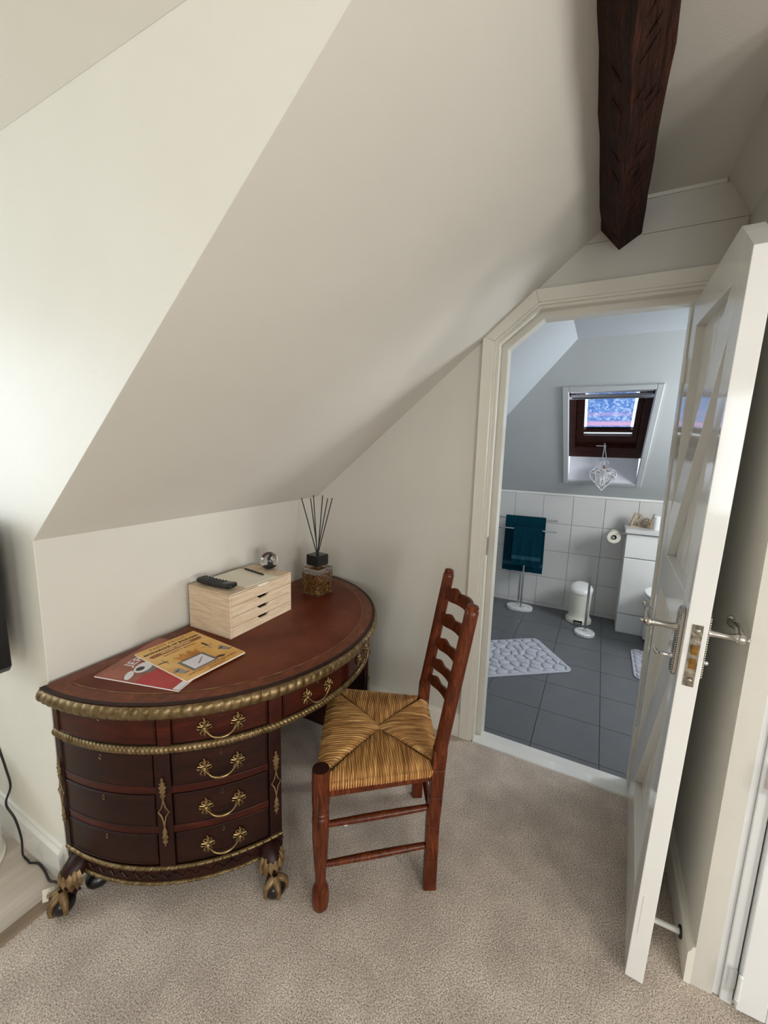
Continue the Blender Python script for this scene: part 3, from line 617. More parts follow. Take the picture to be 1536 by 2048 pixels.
def ped_poly(r, xi):
    arc = arc_poly(r, PA0, PA1, 26); arc = [p for p in arc if p[0] <= xi]
    return arc + [(xi, arc[-1][1]), (xi, 0.0)]
def mirror(mb): mb.v = [(-x, y, z) for x, y, z in mb.v]; mb.f = [f[::-1] for f in mb.f]; return mb
def handle_meshes():
    r_ = MB()                              # one pierced rosette, centred on the bail pivot; x along front, y out, z up
    def curl(pts, r=0.0016): r_.tube([(x, 0.0022, z) for x, z in pts], r, 6)
    r_.tube([(0, 0.002, 0.012), (0.001, 0.003, 0.022), (-0.0015, 0.003, 0.030)], [0.0042, 0.0028, 0.0012], 6)
    for s in (-1, 1):
        curl([(0, 0.004), (s * 0.007, 0.008), (s * 0.0105, 0.014), (s * 0.0075, 0.019), (s * 0.003, 0.018)], 0.0019)
        curl([(0, 0.002), (s * 0.009, 0.004), (s * 0.0155, 0.0065)], 0.0026)
        curl([(0, -0.002), (s * 0.008, -0.004), (s * 0.0145, -0.003), (s * 0.017, 0.0005)], 0.0021)
        curl([(0, -0.004), (s * 0.006, -0.010), (s * 0.0095, -0.016), (s * 0.0055, -0.021)], 0.0018)
    r_.tube([(0, 0.002, -0.006), (0.0005, 0.003, -0.016), (0, 0.002, -0.026)], [0.0036, 0.003, 0.001], 6)
    r_.ball((0, 0.006, 0), (0.0062, 0.0062, 0.0062), 10, 6); r_.ball((0, 0.010, -0.001), 0.0035, 8, 6)
    b_ = MB(); hw = 0.048; pts = []
    for i in range(17):
        t = -1 + 2 * i / 16.0; x = hw * t; z = -0.030 * (1 - abs(t) ** 3.2) - 0.001; pts.append((x * (0.93 if abs(t) < 0.9 else 1.0), 0.013 + 0.006 * (1 - abs(t)), z))
    b_.tube(pts, [0.0022 + 0.0022 * (1 - abs(-1 + 2 * i / 16.0)) ** 1.0 for i in range(17)], 8)
    b_.ball((0, 0.019, -0.031), (0.009, 0.004, 0.0042), 10, 6)
    for s in (-1, 1): b_.ball((s * 0.016, 0.017, -0.0305), (0.0045, 0.0035, 0.0035), 8, 6)
    return r_, b_
HR, HB = handle_meshes()
key_prof = [(0.0026 * math.cos(a), 0.004 + 0.0026 * math.sin(a)) for a in [i * PI / 6 - PI / 4 for i in range(10)]] + [(-0.0022, -0.007), (0.0022, -0.007)]
handle_src = {}
def add_handle(drawer, th, z):
    M = dframe(BR + 0.012, th, z)
    if 'me' not in handle_src:
        mb = MB(); mb.v = list(HB.v); mb.f = list(HB.f)
        for s in (-1, 1): mb.add(HR.v, HR.f, T(s * 0.048, 0, 0) @ Matrix.Diagonal((1.28, 1.1, 1.1, 1)))
        o = obj('handle', mb, 'brass', None, smooth=60); handle_src['me'] = o.data
    else:
        o = bpy.data.objects.new('handle', handle_src['me']); COL.objects.link(o)
    o.parent = drawer; o.matrix_local = M
def add_key(drawer, th, z):
    if 'key' not in handle_src:
        k1 = obj('keyhole', MB().prism(key_prof, -0.001, 0.0012, XZ), 'dark', None); handle_src['key'] = k1.data
    else:
        k1 = bpy.data.objects.new('keyhole', handle_src['key']); COL.objects.link(k1)
    k1.parent = drawer; k1.matrix_local = dframe(BR + 0.0125, th, z)
    es = MB().tube([(0.0042 * math.cos(t) * 0.9, 0.001, 0.0005 + 0.0082 * math.sin(t)) for t in [i * PI / 8 for i in range(16)]], 0.0006, 4, closed=True)
    e = obj('escutcheon', es, 'brass', drawer); e.matrix_local = dframe(BR + 0.0125, th, z)
def orn_mesh():
    o_ = MB(); flat = lambda poly: o_.prism(poly, 0.0, 0.0035, XZ)
    flat([(0, 0.118), (0.004, 0.110), (0.0015, 0.106), (0.0045, 0.100), (0.0095, 0.096), (0.003, 0.092), (0.012, 0.085), (0.006, 0.074), (0.010, 0.070), (0.0035, 0.062), (0.009, 0.058), (0.002, 0.044),
          (-0.002, 0.044), (-0.009, 0.058), (-0.0035, 0.062), (-0.010, 0.070), (-0.006, 0.074), (-0.012, 0.085), (-0.003, 0.092), (-0.0095, 0.096), (-0.0045, 0.100), (-0.0015, 0.106), (-0.004, 0.110)])
    flat([(0, -0.122), (0.0025, -0.108), (0.0085, -0.106), (0.004, -0.094), (0.010, -0.090), (0.0035, -0.076), (0.007, -0.073), (0.0015, -0.054), (-0.0015, -0.054), (-0.007, -0.073), (-0.0035, -0.076), (-0.010, -0.090), (-0.004, -0.094), (-0.0085, -0.106), (-0.0025, -0.108)])
    for s in (-1, 1): o_.tube([(0, 0.002, 0.046), (s * 0.002, 0.002, 0.030), (s * 0.006, 0.002, 0.014), (s * 0.0155, 0.002, 0.0), (s * 0.006, 0.002, -0.016), (s * 0.002, 0.002, -0.036), (0, 0.002, -0.056)], 0.0021, 6)
    return o_
ORN = orn_mesh(); orn_src = []
def add_orn(parent, th, z, r=BR + 0.017):
    if not orn_src: o = obj('ornament', ORN, 'giltd', parent); orn_src.append(o.data)
    else: o = bpy.data.objects.new('ornament', orn_src[0]); COL.objects.link(o); o.parent = parent
    o.matrix_local = dframe(r, th, z)
def drawer(a0, a1, z0, z1, m_, handle=None, key=True, r1=BR + 0.012):
    d = obj('drawer', arc_slab(MB(), BR - 0.004, r1, a0, a1, z0, z1), m_, desk, smooth=30, bevel=0.0018)
    rim = MB(); g = 0.35
    for zz in (z0 + 0.003, z1 - 0.003): rim.tube([dp(r1 + 0.0005, a0 + g + (a1 - a0 - 2 * g) * i / 16, zz) for i in range(17)], 0.0014, 5)
    for aa in (a0 + g, a1 - g): rim.tube([dp(r1 + 0.0005, aa, z0 + 0.003), dp(r1 + 0.0005, aa, z1 - 0.003)], 0.0014, 5)
    obj('cock_bead', rim, 'mahogd', d)
    am = (a0 + a1) / 2
    if handle is not None: add_handle(d, am, (z0 + z1) / 2 + handle)
    if key: add_key(d, am, z1 - 0.017)
    return d
def pilaster(a0, a1, z0, z1, orn=None, m_='mahog'):
    p = obj('pilaster', arc_slab(MB(), BR - 0.004, BR + 0.014, a0, a1, z0, z1, 4), m_, desk, smooth=30, bevel=0.002)
    if orn is not None: add_orn(p, (a0 + a1) / 2, orn)
    return p
for side in (0, 1):
    A = (lambda a: a) if side == 0 else (lambda a: 180 - a)
    def rng(a0, a1): return (a0, a1) if side == 0 else (180 - a1, 180 - a0)
    # frieze
    f0, f1 = 0.594, 0.690
    for a0, a1 in ((0.2, 2.6), (32.8, 36.2), (61.0, 64.8)): pilaster(*rng(a0, a1), 0.590, 0.692)
    drawer(*rng(3.0, 32.4), f0, f1, 'mahog', None, True); drawer(*rng(36.6, 60.6), f0, f1, 'mahog', -0.004, True); drawer(*rng(65.2, 88.4), f0, f1, 'mahog', -0.004, True)
    # pedestal
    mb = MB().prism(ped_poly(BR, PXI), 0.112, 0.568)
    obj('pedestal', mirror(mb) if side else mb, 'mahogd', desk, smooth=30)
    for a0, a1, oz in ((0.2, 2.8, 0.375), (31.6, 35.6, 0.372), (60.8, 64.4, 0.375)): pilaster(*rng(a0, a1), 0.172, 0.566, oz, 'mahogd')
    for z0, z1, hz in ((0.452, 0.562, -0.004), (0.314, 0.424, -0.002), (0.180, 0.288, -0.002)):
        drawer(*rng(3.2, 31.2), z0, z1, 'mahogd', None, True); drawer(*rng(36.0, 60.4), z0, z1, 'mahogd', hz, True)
        if z0 > 0.2:
            rl = obj('drawer_rail', arc_slab(MB(), BR - 0.004, BR + 0.010, *rng(3.0, 60.6), z0 - 0.026, z0 - 0.002), 'mahog', desk, smooth=30, bevel=0.0015)
    def bead(zc_, rr, pitch, dash):
        def pf(th):
            out = []; ph = (math.radians(th) * 0.66 / pitch) % 1.0; g = 0.55 if ph < dash else 1.0
            for j in range(7):
                a = PI * 0.5 - j / 6.0 * PI; out.append((BR + 0.010 + rr * 1.3 * math.cos(a) * g, zc_ + rr * math.sin(a)))
            return out
        return pf
    a0, a1 = rng(0, 64.6)
    obj('plinth_band', arc_slab(MB(), BR - 0.004, BR + 0.010, a0, a1, 0.106, 0.170), 'mahogd', desk, smooth=30)
    obj('gilt_bead', sweep(bead(0.164, 0.0065, 0.026, 0.10), a0, a1, 330), 'gilt', desk, smooth=60)
    obj('gilt_bead', sweep(bead(0.108, 0.0055, 0.022, 0.16), a0, a1, 330), 'gilt', desk, smooth=60)
    cv = MB()                              # carved wave along the plinth
    for i in range(17):
        th = 2.2 + i * 3.7
        cv.tube([tuple(dp(BR + 0.0115, A(th + t * 3.3), 0.137 + 0.013 * math.sin(t * 2 * PI * 0.75 + 2.6) * (1 - 0.3 * t))) for t in [q / 8 for q in range(9)]], [0.0016 + 0.002 * q / 8 for q in range(9)], 5)
    c_ = obj('carving', cv, 'mahogd', desk, smooth=60); c_['kind'] = 'stuff'
# cabriole legs with claw-and-ball feet: x outwards, y along, z up
def leg_meshes():
    body = MB(); P = [(-0.02, 0, 0.130), (0.010, 0, 0.124), (0.034, 0, 0.106), (0.042, 0, 0.084), (0.034, 0, 0.064), (0.034, 0, 0.050), (0.050, 0, 0.040)]
    body.tube(P, [0.030, 0.036, 0.033, 0.026, 0.020, 0.019, 0.022], 12)
    bl = MB().ball((0.066, 0, 0.032), (0.035, 0.037, 0.032), 16, 10)
    tal = MB()
    for a in (-72, 0, 72, 180):
        c, s = math.cos(math.radians(a)), math.sin(math.radians(a)); pts = []
        for e in (82, 62, 38, 12, -16, -46):
            R_ = 0.0370 + (0.003 if e == 38 else 0); er = math.radians(e); pts.append((0.066 + R_ * math.cos(er) * c, R_ * math.cos(er) * s * 1.04, max(0.004, 0.032 + R_ * 0.93 * math.sin(er))))
        tal.tube(pts, [0.014, 0.0125, 0.0105, 0.0075, 0.0066, 0.003], 8)
    sh = MB()
    def f(i, j):
        a = (-1 + 2 * i) * 0.46 * PI; e = PI * (0.44 - 0.66 * j); rib = 1.0 + 0.045 * math.sin(a * 14); cut = 0.0
        if j > 0.62: cut = (j - 0.62) / 0.38 * (0.16 + 0.20 * math.sin(a * 14 + 1.5))
        rx, ry, rz_ = 0.046 * rib * (1 - cut), 0.046 * rib * (1 - cut), 0.046
        return (0.022 + rx * math.cos(e) * math.cos(a), ry * math.cos(e) * math.sin(a), 0.094 + rz_ * math.sin(e))
    sh.grid(60, 11, f)
    return body, bl, tal, sh
LB, LBALL, LT, LS = leg_meshes(); leg_src = []
def add_leg(x, y, ang):
    M = T(x, y, 0) @ RZ(ang)
    if not leg_src:
        l_ = obj('leg', LB, 'mahogd', desk, smooth=60); b_ = obj('ball', LBALL, 'talon', l_, smooth=60); t_ = obj('claw', LT, 'giltd', l_, smooth=60); s_ = obj('acanthus', LS, 'giltd', l_, smooth=50); leg_src.extend([l_.data, b_.data, t_.data, s_.data])
    else:
        l_ = bpy.data.objects.new('leg', leg_src[0]); COL.objects.link(l_); l_.parent = desk
        for nm, d_ in (('ball', leg_src[1]), ('claw', leg_src[2]), ('acanthus', leg_src[3])):
            c = bpy.data.objects.new(nm, d_); COL.objects.link(c); c.parent = l_
    l_.matrix_local = M
for th in (5.0, 60.5, 119.5, 175.0):
    p = dp(BR, th, 0); add_leg(p.x, p.y, math.radians(180 + th))
add_leg(-0.315, -0.04, math.radians(-10)); add_leg(0.315, -0.04, math.radians(190))

# ---------------------------------------------------------------- things on the desk
TZ = 0.7414
# drawer organiser
OW, OD, OH = 0.350, 0.232, 0.177
org = thing('desk_organiser', 'small bleached-oak desk organiser with three shallow drawers', 'organiser', (-0.712, -0.148, TZ), 0.0)
hx, hy = OW / 2, OD / 2
ob = MB(); t_ = 0.008
ob.box((-hx, -hy, 0), (-hx + t_, hy, OH - 0.006)); ob.box((hx - t_, -hy, 0), (hx, hy, OH - 0.006)); ob.box((-hx + t_, hy - t_, 0), (hx - t_, hy, OH - 0.006)); ob.box((-hx + t_, -hy + 0.010, 0), (hx - t_, hy - t_, 0.006))
obj('carcass', ob, 'oak', org, bevel=0.001)
obj('lid', MB().box((-hx, -hy, OH - 0.0055), (hx, hy, OH)), 'oak', org, bevel=0.001)
def slotted(z0, z1, sw_=0.034, sd=0.011):   # front with a scooped finger slot in its top edge
    return [(-hx + t_, z0), (hx - t_, z0), (hx - t_, z1), (sw_, z1), (sw_ * 0.62, z1 - sd), (-sw_ * 0.62, z1 - sd), (-sw_, z1), (-hx + t_, z1)]
zl = [0.001, 0.0435, 0.0865, 0.1295]
for i in range(3):
    d_ = obj('drawer', MB().prism(slotted(zl[i], zl[i + 1] - 0.0015), -hy - 0.0005, -hy + 0.009, XZ), 'oak', org)
    obj('tray', MB().box((-hx + t_, -hy + 0.012, zl[i] + 0.004), (hx - t_, hy - t_, zl[i] + 0.022)), 'dark', d_)
obj('top_box_front', MB().box((-hx + t_, -hy - 0.0005, zl[3]), (hx - t_, -hy + 0.009, OH - 0.0065)), 'oak', org)
ln = MB(); ln.prism([(-0.034, OH - 0.001), (-0.020, OH - 0.010), (0.020, OH - 0.010), (0.034, OH - 0.001)], -hy - 0.0012, -hy + 0.001, XZ); obj('slot_highlight', ln, 'paper', org)  # pale wedge, the white highlight at the lid slot put into its colour
# paper, pen, remote, crystal ball on the organiser
OZ = TZ + OH
pap = tag(obj('writing_paper', MB().hexa([(-0.086, -0.110, 0), (0.086, -0.114, 0), (0.082, 0.106, 0), (-0.078, 0.104, 0)], [(-0.086, -0.110, 0.0016), (0.086, -0.114, 0.0016), (0.082, 0.106, 0.0016), (-0.078, 0.104, 0.0016)]), 'paper'), 'cream sheets of paper on the oak organiser', 'paper')
pap.location = (-0.706, -0.142, OZ + 0.0002)
pen = thing('pen', 'slim dark pen lying across the cream paper', 'pen', (-0.634, -0.140, OZ + 0.0062), math.radians(81))
obj('barrel', MB().tube([(-0.064, 0, 0), (-0.058, 0, 0), (0.0, 0, 0), (0.066, 0, 0), (0.072, 0, 0)], [0.002, 0.0038, 0.0043, 0.0040, 0.003], 10), 'blackm', pen, smooth=50)
pc = obj('clip', MB().box((0.022, -0.0012, 0.0040), (0.064, 0.0012, 0.0054)), 'lockm', pen); obj('ring', MB().tube([(0.0, 0, 0), (0.003, 0, 0)], 0.0046, 10), 'lockm', pen)
rem = thing('remote_control', 'black curved remote control on the left of the organiser', 'remote', (-0.838, -0.140, OZ + 0.001), math.radians(2))
def remf(i, j):
    y = -0.094 + 0.188 * i; w = 0.026 - 0.004 * math.sin(PI * i) + 0.002 * i; a = 2 * PI * j; c_, s_ = math.cos(a), math.sin(a)
    e = 1.0 if 0.02 < i < 0.98 else 0.55
    sx = (abs(c_) ** 0.5) * (1 if c_ >= 0 else -1); sz = (abs(s_) ** 0.6) * (1 if s_ >= 0 else -1)
    return (w * sx * e, y, 0.0125 + 0.0105 * sz * e + 0.005 * (2 * i - 1) ** 2)
rb = MB().grid(18, 25, remf); rb.add([remf(0, k_ / 24) for k_ in range(24)], [tuple(range(24))]); rb.add([remf(1, k_ / 24) for k_ in range(24)], [tuple(range(24))])
ro = obj('shell', rb, 'black', rem, smooth=50)
bt = MB()
for r in range(7):
    for c in range(3): bt.ball((-0.012 + 0.012 * c, 0.070 - 0.018 * r, 0.0238 + 0.004 * ((2 * (0.070 - 0.018 * r + 0.094) / 0.188 - 1) ** 2)), (0.0042, 0.0048, 0.002), 8, 5)
bo = obj('buttons', bt, 'blackm', rem, smooth=60); bo['kind'] = 'stuff'
cry = thing('glass_ball', 'clear glass paperweight ball with dark base on the organiser corner', 'paperweight', (-0.553, -0.150, OZ))
obj('sphere', MB().ball((0, 0, 0.0405), 0.040, 32, 20), 'glass', cry, smooth=180)
def cdome(i, j):
    a = 2 * PI * j; e = -PI / 2 + (PI * 0.34) * i; return (0.0345 * math.cos(e) * math.cos(a), 0.0345 * math.cos(e) * math.sin(a), 0.0405 + 0.0345 * math.sin(e))
db_ = MB().grid(8, 25, cdome); db_.lathe([(0.0, 0.0225), (0.018, 0.0235), (0.0298, 0.0232)], 24); obj('dark_base', db_, 'dark', cry, smooth=60)
fig = MB().tube([(0.004, 0, 0.022), (0.006, 0.002, 0.036), (0.002, 0.003, 0.046), (0.008, 0.002, 0.054)], [0.009, 0.007, 0.005, 0.004], 8); fig.ball((0.009, 0.002, 0.056), 0.0055, 10, 6); obj('inner_figure', fig, 'blackm', cry, smooth=60)
# reed diffuser
dif = thing('reed_diffuser', 'square amber glass reed diffuser with black reeds', 'diffuser', (-0.292, -0.228, TZ), math.radians(-8))
s2, bh = 0.0545, 0.138
obj('bottle', MB().box((-s2, -s2, 0), (s2, s2, bh)), 'glass', dif, bevel=0.003)
obj('amber_liquid', MB().box((-s2 + 0.0035, -s2 + 0.0035, 0.004), (s2 - 0.0035, s2 - 0.0035, 0.108)), 'amber', dif, bevel=0.002)
kb = MB()
for i in range(120):
    f_ = i % 4; a = random.uniform(-s2 * 0.92, s2 * 0.92); z = random.uniform(0.006, 0.130); r = random.uniform(0.002, 0.0045); p = [(a, -s2, z), (-s2, a, z), (a, s2, z), (s2, a, z)][f_]
    kb.ball(p, (r if f_ % 2 == 0 else 0.0012, 0.0012 if f_ % 2 == 0 else r, r), 6, 4)
ko = obj('dimple', kb, 'glass', dif, smooth=60); ko['kind'] = 'stuff'
obj('neck', MB().lathe([(0.018, bh - 0.004), (0.018, bh + 0.012)], 16), 'gilt', dif, smooth=40)
obj('cap', MB().box((-0.039, -0.039, bh + 0.010), (0.039, 0.039, bh + 0.064)), 'black', dif, bevel=0.003)
Rw = Matrix.Rotation(math.radians(8), 4, 'Z')
base = Vector((-0.292, -0.228, TZ))
for i, (tx_, ty_, tz_) in enumerate([(-0.126, 0.00, 1.240), (-0.040, -0.005, 1.246), (-0.030, 0.02, 1.228), (0.058, 0.01, 1.236), (0.066, -0.015, 1.222), (0.130, 0.0, 1.216), ]):
    tip = Rw @ Vector((tx_ * 0.98, ty_, tz_ - TZ)); bse = Rw @ Vector((-tx_ * 0.08, -ty_ * 0.3, bh + 0.03))
    obj('reed', MB().tube([bse, tip], 0.0026, 6), 'blackm', dif, smooth=60)
# books
def book(name, label, x, y, z, ang, w, h, t, cover):
    b_ = thing(name, label, 'book', (x, y, z), ang)
    obj('pages', MB().box((0.001, -h + 0.0012, 0.0004), (w - 0.0012, -0.0012, t - 0.0004)), 'white', b_)
    obj('cover', MB().box((0, -h, t - 0.0006), (w, 0, t)), cover, b_)
    obj('back_cover', MB().box((0, -h, 0), (w, 0, 0.0005)), cover, b_)
    return b_
m, nt, lk, b = newmat('orange_book_cover', 0.25)
n1 = noise_chain(nt, lk, 6, 3.0); r1 = ramp(nt, [(0.3, (200, 142, 66)), (0.5, (222, 172, 92)), (0.7, (232, 190, 120))]); lk.new(n1.outputs['Fac'], r1.inputs['Fac']); lk.new(r1.outputs['Color'], b.inputs['Base Color']); MT['bookorange'] = m
m, nt, lk, b = newmat('red_brown_book_cover', 0.22)
n1 = noise_chain(nt, lk, 7, 3.0); r1 = ramp(nt, [(0.35, (120, 52, 36)), (0.65, (156, 82, 60))]); lk.new(n1.outputs['Fac'], r1.inputs['Fac']); lk.new(r1.outputs['Color'], b.inputs['Base Color']); MT['bookred'] = m
MT['ink'] = plain('black_ink', (40, 26, 18), 0.4, var=3); MT['brownink'] = plain('brown_ink', (140, 84, 40), 0.4, var=4); MT['lightink'] = plain('pale_ink', (244, 214, 168), 0.4, var=3)
MT['greyink'] = plain('grey_ink', (142, 136, 136), 0.4, var=8); MT['redink'] = plain('red_ink', (172, 26, 34), 0.3, var=8); MT['goldink'] = plain('golden_ink', (186, 116, 28), 0.4, var=16, scale=40); MT['paleart'] = plain('pale_print', (222, 220, 226), 0.4, var=4); MT['sketch'] = plain('soft_grey_print', (112, 104, 100), 0.4, var=10)
b1 = book('picture_book', 'red-brown book with white lettering lying under the orange book', -1.288, -0.100, TZ, math.radians(15.2), 0.275, 0.308, 0.0055, 'bookred')
Z1 = 0.0056
def art(poly, mat, par, z, nm): return obj(nm, MB().prism(poly, z, z + 0.0004), mat, par)
def ell(cx, cy, rx, ry, n=20, a=0.0): return [(cx + rx * math.cos(t) * math.cos(a) - ry * math.sin(t) * math.sin(a), cy + rx * math.cos(t) * math.sin(a) + ry * math.sin(t) * math.cos(a)) for t in [2 * PI * i / n for i in range(n)]]
text('title', 'JERSEY', 0.046, 'paleart', b1, T(0.142, -0.054, Z1))
art([(0.0, -0.150), (0.05, -0.146), (0.11, -0.150), (0.275, -0.170), (0.275, -0.286), (0.0, -0.286)], 'redink', b1, Z1, 'printed_shape')
art([(0.002, -0.286), (0.275, -0.286), (0.275, -0.3075), (0.002, -0.3075)], 'paleart', b1, Z1 + 0.0002, 'printed_shape')
art([(0.05, -0.128), (0.075, -0.122), (0.15, -0.128), (0.15, -0.150), (0.11, -0.148), (0.085, -0.158), (0.06, -0.150)], 'sketch', b1, Z1 + 0.0004, 'printed_shape')
art(ell(0.084, -0.108, 0.036, 0.025, a=0.25), 'paleart', b1, Z1 + 0.0005, 'printed_shape'); art(ell(0.072, -0.107, 0.014, 0.012), 'ink', b1, Z1 + 0.0008, 'printed_shape')
art(ell(0.030, -0.104, 0.027, 0.012, a=0.5), 'paleart', b1, Z1 + 0.0005, 'printed_shape'); art([(0.045, -0.020), (0.09, -0.016), (0.09, -0.021), (0.045, -0.025)], 'brownink', b1, Z1, 'printed_shape')
b2_ = book('activity_book', 'orange activity book about monarchs lying on top of the red-brown book', -1.150, -0.086, TZ + 0.0062, math.radians(-3.5), 0.226, 0.300, 0.0060, 'bookorange')
Z2 = 0.0061
text('title', 'FACTS ABOUT', 0.019, 'brownink', b2_, T(0.110, -0.020, Z2), spacing=1.1)
text('title', 'MONARCHS OF ENGLAND', 0.0170, 'ink', b2_, T(0.112, -0.045, Z2), bold=0.0005)
art([(0.012, -0.070), (0.018, -0.064), (0.206, -0.060), (0.212, -0.064), (0.206, -0.080), (0.018, -0.084)], 'brownink', b2_, Z2, 'printed_shape')
text('title', 'WITHIN HISTORY', 0.0145, 'lightink', b2_, T(0.110, -0.072, Z2 + 0.0005))
text('title', 'ACTIVITY BOOK', 0.0165, 'brownink', b2_, T(0.108, -0.098, Z2))
art([(0.066, -0.176), (0.058, -0.134), (0.076, -0.150), (0.084, -0.126), (0.100, -0.148), (0.114, -0.126), (0.124, -0.150), (0.142, -0.134), (0.134, -0.176)], 'goldink', b2_, Z2, 'printed_shape')
art([(0.046, -0.176), (0.140, -0.178), (0.144, -0.264), (0.048, -0.264)], 'sketch', b2_, Z2 + 0.0001, 'printed_shape'); art([(0.056, -0.185), (0.130, -0.187), (0.133, -0.255), (0.058, -0.256)], 'paleart', b2_, Z2 + 0.0004, 'printed_shape')
art([(0.084, -0.234), (0.118, -0.204), (0.120, -0.207), (0.088, -0.238)], 'greyink', b2_, Z2 + 0.0007, 'printed_shape')
art([(0.006, -0.132), (0.036, -0.138), (0.036, -0.143), (0.006, -0.137)], 'ink', b2_, Z2, 'printed_shape'); art([(0.028, -0.118), (0.0295, -0.118), (0.0295, -0.160), (0.028, -0.160)], 'sketch', b2_, Z2, 'printed_shape')
art([(0.176, -0.116), (0.184, -0.114), (0.186, -0.146), (0.178, -0.148)], 'ink', b2_, Z2, 'printed_shape'); art([(0.156, -0.148), (0.196, -0.152), (0.196, -0.154), (0.156, -0.150)], 'sketch', b2_, Z2, 'printed_shape'); art([(0.179, -0.148), (0.185, -0.147), (0.178, -0.178), (0.174, -0.178)], 'greyink', b2_, Z2, 'printed_shape')
art([(0.136, -0.246), (0.166, -0.262), (0.176, -0.256), (0.160, -0.244)], 'ink', b2_, Z2 + 0.0002, 'printed_shape')
for cx, cy in ((0.024, -0.232), (0.204, -0.214)):
    art(ell(cx, cy, 0.011, 0.016), 'greyink', b2_, Z2, 'printed_shape'); art(ell(cx - 0.001, cy + 0.020, 0.008, 0.008), 'greyink', b2_, Z2, 'printed_shape'); art(ell(cx - 0.012, cy + 0.010, 0.007, 0.006), 'sketch', b2_, Z2, 'printed_shape'); art(ell(cx + 0.008, cy - 0.018, 0.010, 0.004), 'sketch', b2_, Z2, 'printed_shape')
text('small_print', 'LEARN ABOUT THE KINGS AND QUEENS', 0.0098, 'brownink', b2_, T(0.113, -0.274, Z2))
text('small_print', 'OF ENGLAND', 0.0098, 'brownink', b2_, T(0.120, -0.289, Z2))

# ================================================================ CHAIR
CH = thing('ladder_back_chair', 'red-brown ladder-back chair with woven rush seat drawn up to the desk', 'chair', (-0.621, -0.980, 0), math.radians(29.8))
FX, FY, BXC = 0.246, 0.366, 0.188
def back_y(z): return 0.0 if z < 0.25 else (-0.012 * (z - 0.25) / 0.27 if z < 0.52 else -0.012 - 0.080 * (z - 0.52) / 0.5)
leg_prof = [(0.0215, 0.0), (0.0255, 0.006), (0.0275, 0.022), (0.0285, 0.045), (0.0265, 0.068), (0.020, 0.086), (0.0165, 0.095), (0.0165, 0.105), (0.019, 0.14), (0.023, 0.20), (0.0265, 0.27), (0.0272, 0.325), (0.0262, 0.340), (0.0225, 0.345), (0.0262, 0.350), (0.0262, 0.355), (0.0225, 0.360), (0.0262, 0.366), (0.0275, 0.40), (0.0278, 0.47), (0.0276, 0.500), (0.0262, 0.506), (0.0, 0.5065)]
for s in (-1, 1):
    l_ = obj('leg', MB().lathe(leg_prof, 20, T(s * FX, FY, 0)), 'chair', CH, smooth=40)
    obj('end_grain', MB().lathe([(0.0258, 0.5063), (0.0258, 0.5070)], 20, T(s * FX, FY, 0)), 'mahogd', l_)
for s in (-1, 1):
    p = MB(); zz = [0.0, 0.12, 0.25, 0.36, 0.46, 0.528]
    for a, c in zip(zz[:-1], zz[1:]):
        h = 0.0175; g = 0.0215
        q = lambda z: [(s * BXC - h, back_y(z) - g, z), (s * BXC + h, back_y(z) - g, z), (s * BXC + h, back_y(z) + g, z), (s * BXC - h, back_y(z) + g, z)]
        p.hexa(q(a), q(c))
    lg = obj('leg', p, 'chair', CH, bevel=0.003)
    pr = MB(); zs_ = [0.520, 0.535, 0.60, 0.75, 0.90, 0.985, 0.998, 1.003, 1.010, 1.016, 1.019]
    pr.tube([(s * BXC, back_y(z), z) for z in zs_], [0.0235, 0.0225, 0.0222, 0.0220, 0.0218, 0.0215, 0.0212, 0.0178, 0.0196, 0.0160, 0.006], 18)
    obj('back_post', pr, 'chair', CH, smooth=35)
    obj('collar', MB().tube([(s * BXC, back_y(0.533), 0.533), (s * BXC, back_y(0.54), 0.5405)], [0.0238, 0.0226], 18), 'chair', lg, smooth=40)
slats = [(0.925, 0.052), (0.822, 0.048), (0.722, 0.045), (0.636, 0.041), (0.566, 0.038)]
for zc_, hh in slats:
    sl = MB(); N_ = 40; rows = []
    for i in range(N_ + 1):
        t = -1 + 2 * i / N_; x = t * (BXC - 0.006); bow = -0.050 * (1 - t * t)
        at = abs(t)
        topb = 0.5 * hh + 0.012 * math.exp(-((at - 0.70) / 0.13) ** 2) + 0.012 * max(0, 1 - (at / 0.52) ** 2) - 0.006 * at
        botb = -0.5 * hh + 0.013 * max(0, 1 - (at / 0.72) ** 2) + (0.004 if at > 0.80 else 0)
        y = back_y(zc_) + bow
        rows.append([(x, y - 0.0055, zc_ + botb), (x, y + 0.0055, zc_ + botb), (x, y + 0.0055 - 0.16 * 0, zc_ + topb), (x, y - 0.0055, zc_ + topb)])
    vs = [p for r in rows for p in r]; fs = [(i * 4 + j, i * 4 + (j + 1) % 4, i * 4 + 4 + (j + 1) % 4, i * 4 + 4 + j) for i in range(N_) for j in range(4)] + [(0, 1, 2, 3), (N_ * 4 + 3, N_ * 4 + 2, N_ * 4 + 1, N_ * 4)]
    lean = Matrix.Shear('XY', 4, (0, 0)); o = obj('slat', sl.add([(x, y - 0.16 * (z - zc_), z) for x, y, z in vs], fs), 'chair', CH, smooth=40, bevel=0.0015)
def rung(name, a, c, r=0.0108):
    m_ = [Vector(a).lerp(Vector(c), t) for t in (0, 0.06, 0.3, 0.5, 0.7, 0.94, 1)]
    return obj(name, MB().tube(m_, [r * 0.8, r * 0.92, r * 1.06, r * 1.12, r * 1.06, r * 0.92, r * 0.8], 12), 'chair', CH, smooth=40)
